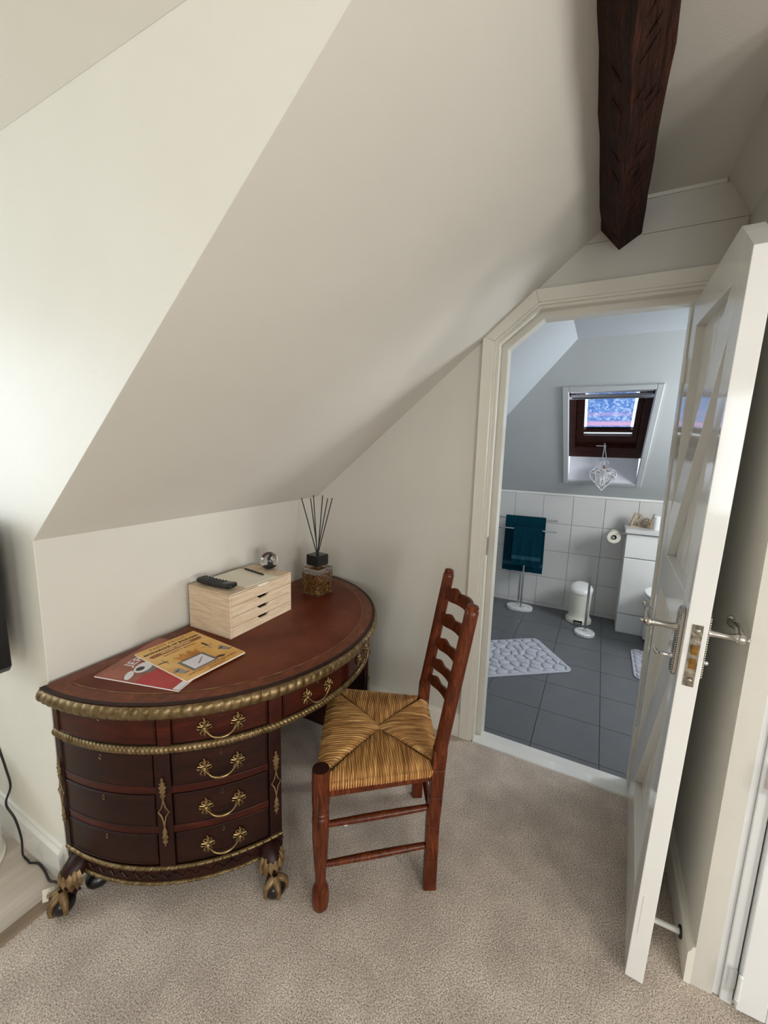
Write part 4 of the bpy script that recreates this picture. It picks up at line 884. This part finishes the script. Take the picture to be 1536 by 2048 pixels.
for s in (-1, 1):
    rg = rung('stretcher', (s * FX, FY - 0.01, 0.306), (s * BXC, 0.01, 0.312)); rung('stretcher', (s * FX, FY - 0.01, 0.160), (s * BXC, 0.01, 0.166))
    if s < 0: obj('paint_chip', MB().ball((-0.2385, 0.288, 0.2985), (0.0055, 0.008, 0.0028), 8, 5), 'white', rg)
    o = obj('seat_rail', MB().hexa([(s * FX - 0.011, FY - 0.02, 0.412), (s * FX + 0.011, FY - 0.02, 0.412), (s * BXC + 0.011, 0.015, 0.416), (s * BXC - 0.011, 0.015, 0.416)], [(s * FX - 0.011, FY - 0.02, 0.446), (s * FX + 0.011, FY - 0.02, 0.446), (s * BXC + 0.011, 0.015, 0.450), (s * BXC - 0.011, 0.015, 0.450)]), 'chair', CH, bevel=0.003)
rung('stretcher', (-FX, FY, 0.20), (FX, FY, 0.20)); rung('stretcher', (-FX, FY, 0.33), (FX, FY, 0.33)); rung('stretcher', (-BXC, 0, 0.24), (BXC, 0, 0.24), 0.010)
obj('seat_rail', MB().box((-FX + 0.02, FY - 0.011, 0.412), (FX - 0.02, FY + 0.011, 0.446)), 'chair', CH, bevel=0.003); obj('seat_rail', MB().box((-BXC + 0.015, -0.017, 0.416), (BXC - 0.015, 0.005, 0.448)), 'chair', CH, bevel=0.003)
# rush seat: four fields of strands running in from each rail to the diagonals
SEZ = 0.468
e_ = 0.012
CN = [Vector((-BXC - e_ * 0.6, -0.016, 0)), Vector((BXC + e_ * 0.6, -0.016, 0)), Vector((FX + e_, FY + 0.014, 0)), Vector((-FX - e_, FY + 0.014, 0))]   # back-left, back-right, front-right, front-left
AP = Vector((-0.0, 0.178, 0)); apL, apR = Vector((-0.012, 0.178, 0)), Vector((0.012, 0.178, 0))
def edge_lines(A_, B_, aps):               # boundary of the field opposite edge A->B as a polyline A, ap..., B
    return [A_] + aps + [B_]
fields = [(CN[0], CN[1], [apL, apR]), (CN[1], CN[2], [apR]), (CN[2], CN[3], [apR, apL]), (CN[3], CN[0], [apL])]
def field(A_, B_, aps, ns):
    mb = MB(); d = (B_ - A_); L = d.length; d.normalize(); nrm = Vector((-d.y, d.x, 0))
    if (aps[0] - A_).dot(nrm) < 0: nrm = -nrm
    pl = [((p - A_).dot(d), (p - A_).dot(nrm)) for p in edge_lines(A_, B_, aps)]
    def depth(s):
        for (s0, h0), (s1, h1) in zip(pl[:-1], pl[1:]):
            if s0 <= s <= s1 + 1e-9: return h0 + (h1 - h0) * ((s - s0) / max(1e-6, s1 - s0))
        return 0.0
    per = 5; nsamp = ns * per; hmax = max(h for _, h in pl); rows = []
    for i in range(nsamp + 1):
        s = 0.024 + (L - 0.048) * i / nsamp; H = max(0.0, depth(s)); k_ = (i % per) / per; rdg = 0.0052 * abs(math.sin(PI * k_)) ** 0.8 * (0.8 + 0.4 * random.Random(i // per).random())
        wob = 0.0010 * math.sin(i // per * 12.9898) ; row = []
        for t_ in (-0.040, -0.030, -0.016):      # outer face of the wrapped strand
            q = A_ + d * s - nrm * (rdg + 0.0015 * math.sin((t_ + 0.04) * 80)); row.append((q.x, q.y, SEZ - 0.004 + t_ + 0.012))
        for j in range(13):
            t = j / 12.0; h = H * t; edge = min(1.0, h / 0.03); z = SEZ - 0.012 * (1 - edge) ** 2 + 0.010 * math.sin(min(1.0, h / (hmax + 1e-6)) * PI * 0.85) - 0.010 * max(0.0, (t - 0.72) / 0.28) ** 1.6 * (1 if H > 0.02 else 0.5)
            ss = s + wob * t + (L / 2 - s) * 0.03 * t
            q = A_ + d * ss + nrm * h; row.append((q.x, q.y, z + rdg * (0.55 + 0.45 * (1 - t))))
        rows.append(row)
    m_ = len(rows[0]); mb.add([p for r in rows for p in r], [(i * m_ + j, (i + 1) * m_ + j, (i + 1) * m_ + j + 1, i * m_ + j + 1) for i in range(nsamp) for j in range(m_ - 1)])
    return mb
seat = MB().hexa([tuple(c + Vector((0, 0, 0.444)) + (AP - c) * 0.06) for c in CN], [tuple(c + Vector((0, 0, 0.458)) + (AP - c) * 0.06) for c in CN])
so = obj('seat', seat, 'rush', CH)
for q_, (A_, B_, aps) in enumerate(fields):
    f_ = obj('rush_weave', field(A_, B_, aps, 44), 'rushy' if q_ % 2 == 0 else 'rushx', so, smooth=80, fix=False); f_['kind'] = 'stuff'

# ================================================================ LEFT EDGE: television, container, cable, plug
tv = thing('television', 'black flat television seen edge-on against the dormer cheek', 'television', (-1.415, 0.352, 0.775))
obj('screen_housing', MB().prism([(-0.272, 0.020), (-0.255, 0.0), (0.42, 0.0), (0.42, 0.46), (-0.272, 0.46)], -0.045, -0.006, YZ), 'black', tv, bevel=0.004)
obj('rear_cover', MB().box((-0.006, -0.15, 0.05), (0.022, 0.36, 0.40)), 'blackm', tv, bevel=0.004); obj('wall_bracket', MB().box((0.020, 0.0, 0.15), (0.0465, 0.18, 0.32)), 'blackm', tv)
obj('port', MB().tube([(-0.025, -0.2722, 0.06), (-0.025, -0.2734, 0.06)], 0.004, 8), 'dark', tv)
bn = thing('cream_bin', 'cream cylindrical bin on the laminate at the left edge', 'bin', (-1.548, 0.372, 0.003))
obj('body', MB().lathe([(0.128, 0), (0.138, 0.004), (0.139, 0.012), (0.132, 0.018), (0.132, 0.33), (0.136, 0.336), (0.136, 0.348), (0.126, 0.35), (0.120, 0.34), (0.120, 0.02), (0.0, 0.02)], 40), 'cream', bn, smooth=35)
cbl = [(-1.428, 0.225, 0.770), (-1.432, 0.215, 0.68), (-1.434, 0.200, 0.58), (-1.438, 0.212, 0.50), (-1.430, 0.200, 0.40), (-1.426, 0.192, 0.33), (-1.436, 0.215, 0.26), (-1.424, 0.196, 0.20), (-1.416, 0.190, 0.12), (-1.414, 0.202, 0.05), (-1.404, 0.224, 0.012), (-1.402, 0.205, 0.0075), (-1.402, 0.186, 0.0075), (-1.390, 0.160, 0.0075), (-1.392, 0.110, 0.0075), (-1.400, 0.060, 0.0075), (-1.398, 0.030, 0.018), (-1.388, -0.010, 0.020), (-1.365, -0.062, 0.010)]
def smooth_path(P, n=6):
    P = [Vector(p) for p in P]; out = []
    for i in range(len(P) - 1):
        a, b_, c, d = P[max(i - 1, 0)], P[i], P[i + 1], P[min(i + 2, len(P) - 1)]
        for k_ in range(n):
            t = k_ / n; out.append(0.5 * ((2 * b_) + (c - a) * t + (2 * a - 5 * b_ + 4 * c - d) * t * t + (3 * b_ - a - 3 * c + d) * t ** 3))
    out.append(P[-1]); return out
tag(obj('black_cable', MB().tube(smooth_path(cbl), 0.0036, 8), 'black', smooth=60), 'black cable hanging from the television to the floor behind the desk', 'cable')
tg = thing('cable_tag', 'small white paper tag on the cable by the left desk foot', 'tag', (-1.432, -0.012, 0.026), math.radians(-35))
obj('label', MB().box((-0.016, -0.0006, -0.022), (0.016, 0.0006, 0.022), RX(math.radians(-18))), 'paper', tg)
text('number', '6', 0.026, 'sketch', tg, RX(math.radians(-18)) @ T(0, -0.0008, 0) @ RX(PI / 2))
ad_ = thing('power_adapter', 'rounded black power adapter on the carpet under the left pedestal', 'adapter', (-1.318, -0.090, 0.0))
obj('casing', MB().ball((0, 0, 0.031), (0.042, 0.036, 0.031), 20, 12), 'black', ad_, smooth=60); obj('indicator', MB().ball((-0.002, -0.0335, 0.040), (0.005, 0.003, 0.004), 8, 6), 'redink', ad_); obj('mark', MB().box((-0.012, -0.031, 0.050), (-0.008, -0.026, 0.054)), 'white', ad_)
wc = [(-0.985, -0.30, 0.60), (-0.952, -0.33, 0.545), (-0.945, -0.345, 0.49), (-0.958, -0.37, 0.43), (-0.975, -0.392, 0.39), (-0.982, -0.40, 0.33), (-0.984, -0.405, 0.24), (-0.984, -0.40, 0.02)]
tag(obj('grey_cable', MB().tube(smooth_path(wc), 0.0035, 8), 'cream', smooth=60), 'pale cable hanging in the kneehole beside the left pedestal', 'cable')

# ================================================================ BATHROOM THINGS
def stadium(w, d, n=12):
    r = d / 2; return [(w / 2 - r + r * math.cos(a), r * math.sin(a)) for a in [-PI / 2 + PI * i / n for i in range(n + 1)]] + [(-w / 2 + r + r * math.cos(a), r * math.sin(a)) for a in [PI / 2 + PI * i / n for i in range(n + 1)]]
ts = thing('towel_stand', 'chrome two-rail towel stand on an oval marble base', 'towel stand', (1.995, -0.892, 0), math.radians(-86))
obj('base', MB().prism(stadium(0.235, 0.150), 0, 0.030), 'marble', ts, bevel=0.005)
# local x runs along the rails (towards the right wall), local y points away from the doorway
for nm, px, py, zt in (('pole', 0.012, -0.035, 0.775), ('pole', -0.018, 0.030, 0.865)):
    pb = MB(); pb.tube([(px, py, 0.028), (px, py, zt)], 0.0085, 12); pb.tube([(px, py, 0.030), (px, py, 0.044)], 0.012, 12); pb.tube([(px, py, 0.10), (px, py, 0.125)], 0.0105, 12)
    p_ = obj(nm, pb, 'chrome', ts, smooth=40)
    obj('rail', MB().tube([(-0.262, py, zt), (0.262, py, zt)], 0.0078, 12), 'chrome', ts, smooth=40)
def towel(nm, label, rail_y, rail_z, x0, x1, l_front, l_back, rr, seed):
    t_ = thing(nm, label, 'towel', (1.995, -0.892, 0), math.radians(-86)); rnd = random.Random(seed)
    prof = []; n1_ = 16
    for i in range(n1_ + 1): prof.append((rail_y - rr, rail_z - l_front + l_front * i / n1_))
    for i in range(1, 9): a = PI - PI * i / 8; prof.append((rail_y + rr * math.cos(a), rail_z + rr * math.sin(a)))
    for i in range(1, n1_ + 1): prof.append((rail_y + rr, rail_z - l_back * i / n1_))
    nx = 24
    def f(i, j, off=0.0):
        x = x0 + (x1 - x0) * i; k_ = j * (len(prof) - 1); a = int(min(k_, len(prof) - 2)); y, z = prof[a][0] + (prof[a + 1][0] - prof[a][0]) * (k_ - a), prof[a][1] + (prof[a + 1][1] - prof[a][1]) * (k_ - a)
        hang = max(0, rail_z - z); wv = 0.010 * hang / 0.4 * math.sin(i * 9 + seed) + 0.004 * hang / 0.4 * math.sin(i * 23 + seed * 2)
        sgn = -1 if y < rail_y else 1
        edge = 0.006 if (i < 0.02 or i > 0.98) else 0
        return (x + 0.02 * hang * (i - 0.5), y + sgn * (abs(wv) * 0.8 + off), z + (off if hang < 0.002 else 0))
    mb = MB(); m_ = len(prof); mb.grid(nx, m_, lambda i, j: f(i, j, 0.005)); mb.grid(nx, m_, lambda i, j: f(i, j, -0.003), flip=True)
    o1, o2 = 0, nx * m_; rim = []
    for i in range(nx - 1): rim += [(i * m_, (i + 1) * m_, o2 + (i + 1) * m_, o2 + i * m_), (i * m_ + m_ - 1, o2 + i * m_ + m_ - 1, o2 + (i + 1) * m_ + m_ - 1, (i + 1) * m_ + m_ - 1)]
    for j in range(m_ - 1): rim += [(j, o2 + j, o2 + j + 1, j + 1), ((nx - 1) * m_ + j, (nx - 1) * m_ + j + 1, o2 + (nx - 1) * m_ + j + 1, o2 + (nx - 1) * m_ + j)]
    mb.f += rim
    obj('cloth', mb, 'teal', t_, smooth=70)
    zb = rail_z - l_front
    bdm = MB().grid(nx, 3, lambda i, j: (lambda p: (p[0], p[1], zb + 0.055 + 0.035 * j))(f(i, 0.055, 0.0062))); obj('border', bdm, 'tealband', t_, smooth=70)
    return t_
towel('bath_towel', 'large dark teal towel folded over the rear rail', 0.030, 0.865, -0.185, 0.165, 0.50, 0.48, 0.018, 3)
towel('hand_towel', 'smaller dark teal towel folded over the front rail', -0.035, 0.775, -0.100, 0.145, 0.335, 0.33, 0.016, 8)
bi = thing('pedal_bin', 'white pedal bin with sloping lid against the tiles', 'bin', (1.972, -1.402, 0), math.radians(-90))
bprof = [(0.098, 0.0), (0.104, 0.004), (0.104, 0.030), (0.100, 0.038), (0.090, 0.050), (0.083, 0.068), (0.082, 0.10), (0.088, 0.27)]
obj('bucket', MB().lathe(bprof, 32), 'cream', bi, smooth=35)
lid = MB()
def lidf(i, j):
    a = 2 * PI * j; r = 0.094 * math.cos(i * PI / 2) ** 0.55 if i < 1 else 0.0; x = r * math.cos(a); y = r * math.sin(a); z = 0.296 + 0.045 * math.sin(i * PI / 2) + 0.24 * y * 1.0
    return (x, y, z)
lid.grid(10, 33, lidf); lid.grid(4, 33, lambda i, j: (0.0895 * math.cos(2 * PI * j), 0.0895 * math.sin(2 * PI * j), 0.268 + (0.028 + 0.24 * 0.094 * math.sin(2 * PI * j)) * i))
obj('lid', lid, 'white', bi, smooth=60)
obj('pedal', MB().prism([(-0.030, -0.100), (0.030, -0.100), (0.024, -0.128), (-0.024, -0.128)], 0.024, 0.032), 'chrome', bi, bevel=0.003); obj('pedal_recess', MB().box((-0.034, -0.1055, 0.012), (0.034, -0.085, 0.040)), 'dark', bi)
ps = thing('pole_stand', 'chrome pole on a round marble base in front of the pedal bin', 'stand', (1.700, -1.462, 0))
obj('base', MB().lathe([(0.072, 0), (0.078, 0.004), (0.078, 0.022), (0.073, 0.028), (0, 0.028)], 32), 'marble', ps, smooth=35); obj('pole', MB().tube([(0, 0, 0.026), (0, 0, 0.490)], 0.0095, 14), 'chrome', ps, smooth=40); obj('collar', MB().tube([(0, 0, 0.0275), (0, 0, 0.038)], 0.014, 14), 'chrome', ps, smooth=40)
cbx, cby0, cby1 = 1.905, -1.690, -2.25
cab = thing('toilet_cabinet', 'tall white toilet unit with grey-white worktop right of the bin', 'cabinet', (cbx, -1.97, 0))
def L(x, y, z): return (x - cbx, y + 1.97, z)
obj('carcass', MB().box(L(cbx + 0.018, cby1, 0.165), L(BX - 0.010, cby0 - 0.002, 0.846)), 'cup', cab, bevel=0.002)
obj('plinth', MB().box(L(cbx + 0.006, cby1, 0.0), L(BX - 0.010, cby0, 0.164)), 'cup', cab, bevel=0.002)
obj('drawer_front', MB().box(L(cbx, cby1, 0.648), L(cbx + 0.017, cby0, 0.842)), 'white', cab, bevel=0.003); obj('front_panel', MB().box(L(cbx, cby1, 0.170), L(cbx + 0.017, cby0, 0.640)), 'white', cab, bevel=0.003)
obj('worktop', MB().box(L(cbx - 0.022, cby1 - 0.01, 0.850), L(BX - 0.010, cby0 + 0.014, 0.884)), 'walltile', cab, bevel=0.003)
rl = thing('relax_sign', 'carved wooden word sign standing on the toilet unit', 'sign', (2.075, -1.80, 0.884), math.radians(-84))
text('letters', 'Relax', 0.150, 'relax', rl, RX(PI / 2) @ T(0.048, 0.052, 0), extrude=0.014, bold=0.002, spacing=0.86, shear=0.25)
obj('strip', MB().box((-0.085, -0.013, 0.0), (0.20, 0.013, 0.010)), 'relax', rl)
cn = thing('white_canister', 'white cylinder standing in front of the word sign', 'canister', (1.985, -1.890, 0.884))
obj('body', MB().lathe([(0.024, 0.0), (0.025, 0.002), (0.025, 0.112), (0.022, 0.114), (0.020, 0.108), (0, 0.106)], 24), 'ceramic', cn, smooth=40); obj('wick_well', MB().lathe([(0.019, 0.1085), (0.019, 0.110), (0, 0.110)], 20), 'dark', cn)
tr_ = thing('toilet_roll_holder', 'chrome holder with toilet paper on the side of the unit', 'holder', (1.975, -1.692, 0.830))
hb = MB(); hb.tube([(0, 0.003, 0), (0, 0.012, 0)], 0.020, 14); hb.tube([(0, 0.01, 0), (0, 0.040, -0.002), (0, 0.050, -0.005), (0, 0.052, -0.030)], 0.0055, 8); hb.tube([(0.06, 0.095, -0.032), (0.055, 0.090, -0.032), (-0.055, 0.090, -0.032), (-0.062, 0.095, -0.032)], [0.0105, 0.012, 0.012, 0.0125], 12); hb.tube([(0, 0.052, -0.030), (0.03, 0.070, -0.032), (0.06, 0.090, -0.032)], 0.0055, 8)
obj('arm', hb, 'chrome', tr_, smooth=50)
tp = thing('toilet_roll', 'white toilet roll with dark core beside the white unit', 'toilet roll', (1.975, -1.602, 0.798))
YX = Matrix(((0, 0, 1, 0), (1, 0, 0, 0), (0, 1, 0, 0), (0, 0, 0, 1)))
obj('paper', MB().lathe([(0.020, -0.050), (0.050, -0.050), (0.050, 0.050), (0.020, 0.050), (0.020, -0.050)], 32, YX), 'paper', tp, smooth=35); obj('core', MB().lathe([(0.0195, -0.0495), (0.0195, 0.0495), (0.016, 0.0495), (0.016, -0.0495)], 24, YX), 'dark', tp, smooth=40)
tl_ = thing('toilet', 'white ceramic toilet bowl behind the open door', 'toilet', (1.70, -2.02, 0))
def bowl(i, j):
    a = 2 * PI * j; z = 0.02 + 0.385 * i; k_ = 0.62 + 0.38 * min(1.0, max(0.0, (i - 0.25) / 0.75)) ** 0.8; return (-0.02 + (0.235 if math.cos(a) < 0 else 0.205) * k_ * math.cos(a) + 0.05 * (1 - k_), 0.178 * k_ * math.sin(a), z)
mb = MB().grid(14, 41, bowl); mb.add([bowl(1, q / 40) for q in range(40)], [tuple(range(40))]); mb.add([bowl(0, q / 40) for q in range(40)], [tuple(range(40))]); mb.box((0.10, -0.14, 0.02), (0.204, 0.14, 0.40)); obj('bowl', mb, 'ceramic', tl_, smooth=50)
def seatp(k_): return [(-0.02 + (0.242 if math.cos(a) < 0 else 0.20) * k_ * math.cos(a), 0.186 * k_ * math.sin(a)) for a in [2 * PI * q / 40 for q in range(40)]]
obj('seat_ring', MB().prism(seatp(1.0), 0.410, 0.428), 'white', tl_, bevel=0.006); obj('lid', MB().prism(seatp(0.985), 0.432, 0.455), 'white', tl_, bevel=0.009)
# pebble-patterned plush mats: one raised cushion per pebble
def pebble_mat(nm, label, loc, ang, w, d, seed, n):
    t_ = thing(nm, label, 'bath mat', loc, ang); rnd = random.Random(seed)
    r = 0.05; poly = []
    for cx, cy, a0 in ((w / 2 - r, d / 2 - r, 0), (-w / 2 + r, d / 2 - r, PI / 2), (-w / 2 + r, -d / 2 + r, PI), (w / 2 - r, -d / 2 + r, 1.5 * PI)):
        poly += [(cx + r * math.cos(a0 + q * PI / 12), cy + r * math.sin(a0 + q * PI / 12)) for q in range(7)]
    obj('backing', MB().prism(poly, 0.0, 0.010), 'mat', t_, bevel=0.004)
    # jittered pebble centres, relaxed to even cells
    nx_ = max(2, int(w / n)); ny_ = max(2, int(d / n)); C = []
    for i in range(nx_):
        for j in range(ny_): C.append([-w / 2 + (i + 0.5 + rnd.uniform(-0.36, 0.36) + (0.25 if j % 2 else -0.25)) * w / nx_, -d / 2 + (j + 0.5 + rnd.uniform(-0.32, 0.32)) * d / ny_])
    b0x, b0y = w / 2 - 0.016, d / 2 - 0.016
    def clip(P, nx, ny, c):
        out = []
        for i in range(len(P)):
            a, b_ = P[i], P[(i + 1) % len(P)]; da, db = a[0] * nx + a[1] * ny - c, b_[0] * nx + b_[1] * ny - c
            if da <= 0: out.append(a)
            if da * db < 0: t = da / (da - db); out.append((a[0] + (b_[0] - a[0]) * t, a[1] + (b_[1] - a[1]) * t))
        return out
    for ci in C:
        P = [(-b0x, -b0y), (b0x, -b0y), (b0x, b0y), (-b0x, b0y)]
        for cj in C:
            if cj is ci: continue
            nx, ny = cj[0] - ci[0], cj[1] - ci[1]; Ld = math.hypot(nx, ny)
            if Ld > 3 * n: continue
            nx /= Ld; ny /= Ld; mc_ = ((ci[0] + cj[0]) / 2 * nx + (ci[1] + cj[1]) / 2 * ny) - 0.003; P = clip(P, nx, ny, mc_)
            if len(P) < 3: break
        if len(P) < 3: continue
        cx = sum(p[0] for p in P) / len(P); cy = sum(p[1] for p in P) / len(P)
        # round the cell, then dome it
        R = []
        for i in range(len(P)):
            a, b_ = P[i], P[(i + 1) % len(P)]; R += [(a[0] * 0.75 + b_[0] * 0.25, a[1] * 0.75 + b_[1] * 0.25), (a[0] * 0.25 + b_[0] * 0.75, a[1] * 0.25 + b_[1] * 0.75)]
        m_ = len(R); vs = []; fs = []
        for k_, z in ((1.0, 0.009), (0.96, 0.014), (0.82, 0.0185), (0.45, 0.0205)): vs += [(cx + (x - cx) * k_, cy + (y - cy) * k_, z) for x, y in R]
        for l_ in range(3): fs += [(l_ * m_ + i, l_ * m_ + (i + 1) % m_, (l_ + 1) * m_ + (i + 1) % m_, (l_ + 1) * m_ + i) for i in range(m_)]
        fs.append(tuple(range(3 * m_, 4 * m_))); obj('pebble', MB().add(vs, fs), 'mat', t_, smooth=60)
    return t_
v = Vector((0.836, 0.549)); u = Vector((-0.60, 0.80)); cor_ = Vector((1.005, -1.425))
mang = math.atan2(0.80, -0.60) - PI / 2
ctr = cor_ + Vector((math.cos(mang), math.sin(mang))) * 0.25 + Vector((-math.sin(mang), math.cos(mang))) * 0.40
pebble_mat('bath_mat', 'pale grey pebble-pattern bath mat by the left door jamb', (ctr.x, ctr.y, 0), mang, 0.50, 0.80, 4, 0.064)
pebble_mat('pedestal_mat', 'pale grey pebble-pattern mat partly hidden by the open door', (1.36, -2.035, 0), 0.0, 0.48, 0.50, 9, 0.062)
# wicker heart hung from the latch
ht = thing('wicker_heart', 'white woven wicker heart hanging from the roof window latch', 'ornament', (1.932, -1.470, 1.285), 0)
def heart(t, k_=1.0):
    x = 16 * math.sin(t) ** 3; z = 13 * math.cos(t) - 5 * math.cos(2 * t) - 2 * math.cos(3 * t) - math.cos(4 * t); return (x / 16.0 * 0.100 * k_, z / 16.0 * 0.104 * k_)
hb = MB(); rnd = random.Random(5)
for q in range(3): hb.tube([(random.Random(q * 50 + i).uniform(-0.006, 0.006), heart(2 * PI * i / 40, 1.0 - 0.03 * q)[0], heart(2 * PI * i / 40, 1.0 - 0.03 * q)[1]) for i in range(40)], 0.0028, 5, closed=True)
for q in range(74):
    a, b_ = rnd.uniform(0, 2 * PI), rnd.uniform(0, 2 * PI)
    p0, p1 = heart(a, 0.97), heart(b_, 0.97)
    if math.hypot(p0[0] - p1[0], p0[1] - p1[1]) < 0.07: continue
    bx = rnd.choice((-1, 1)) * rnd.uniform(0.012, 0.026); pts = []
    for k_ in range(7):
        t = k_ / 6; pts.append((bx * math.sin(PI * t), p0[0] + (p1[0] - p0[0]) * t, p0[1] + (p1[1] - p0[1]) * t))
    hb.tube(pts, 0.0030, 5)
wo = obj('woven_frame', hb, 'wicker', ht, smooth=60); wo['kind'] = 'stuff'
obj('binding', MB().tube([(0, -0.006, 0.070), (0, -0.004, 0.086), (0, -0.002, 0.102)], [0.012, 0.010, 0.007], 10), 'twig', ht, smooth=50)
latch = SM @ Vector((T0 + 0.125, -1.462, DD - 0.002)); rel = latch - Vector((1.932, -1.470, 1.285))
rb_ = MB(); P0 = Vector((0, -0.002, 0.10))
for s in (-1, 1):
    rb_.tube(smooth_path([P0, P0.lerp(rel, 0.4) + Vector((0, s * 0.012, 0)), P0.lerp(rel, 0.75) + Vector((-0.004, s * 0.006, 0)), rel + Vector((-0.006, s * 0.003, -0.004))]), 0.0034, 6)
    rb_.tube(smooth_path([P0 + Vector((-0.006, 0, 0.03)), P0 + Vector((-0.010, s * 0.022, 0.034)), P0 + Vector((-0.012, s * 0.030, 0.012))]), 0.0042, 6)
obj('ribbon', rb_, 'ribbon', ht, smooth=60)
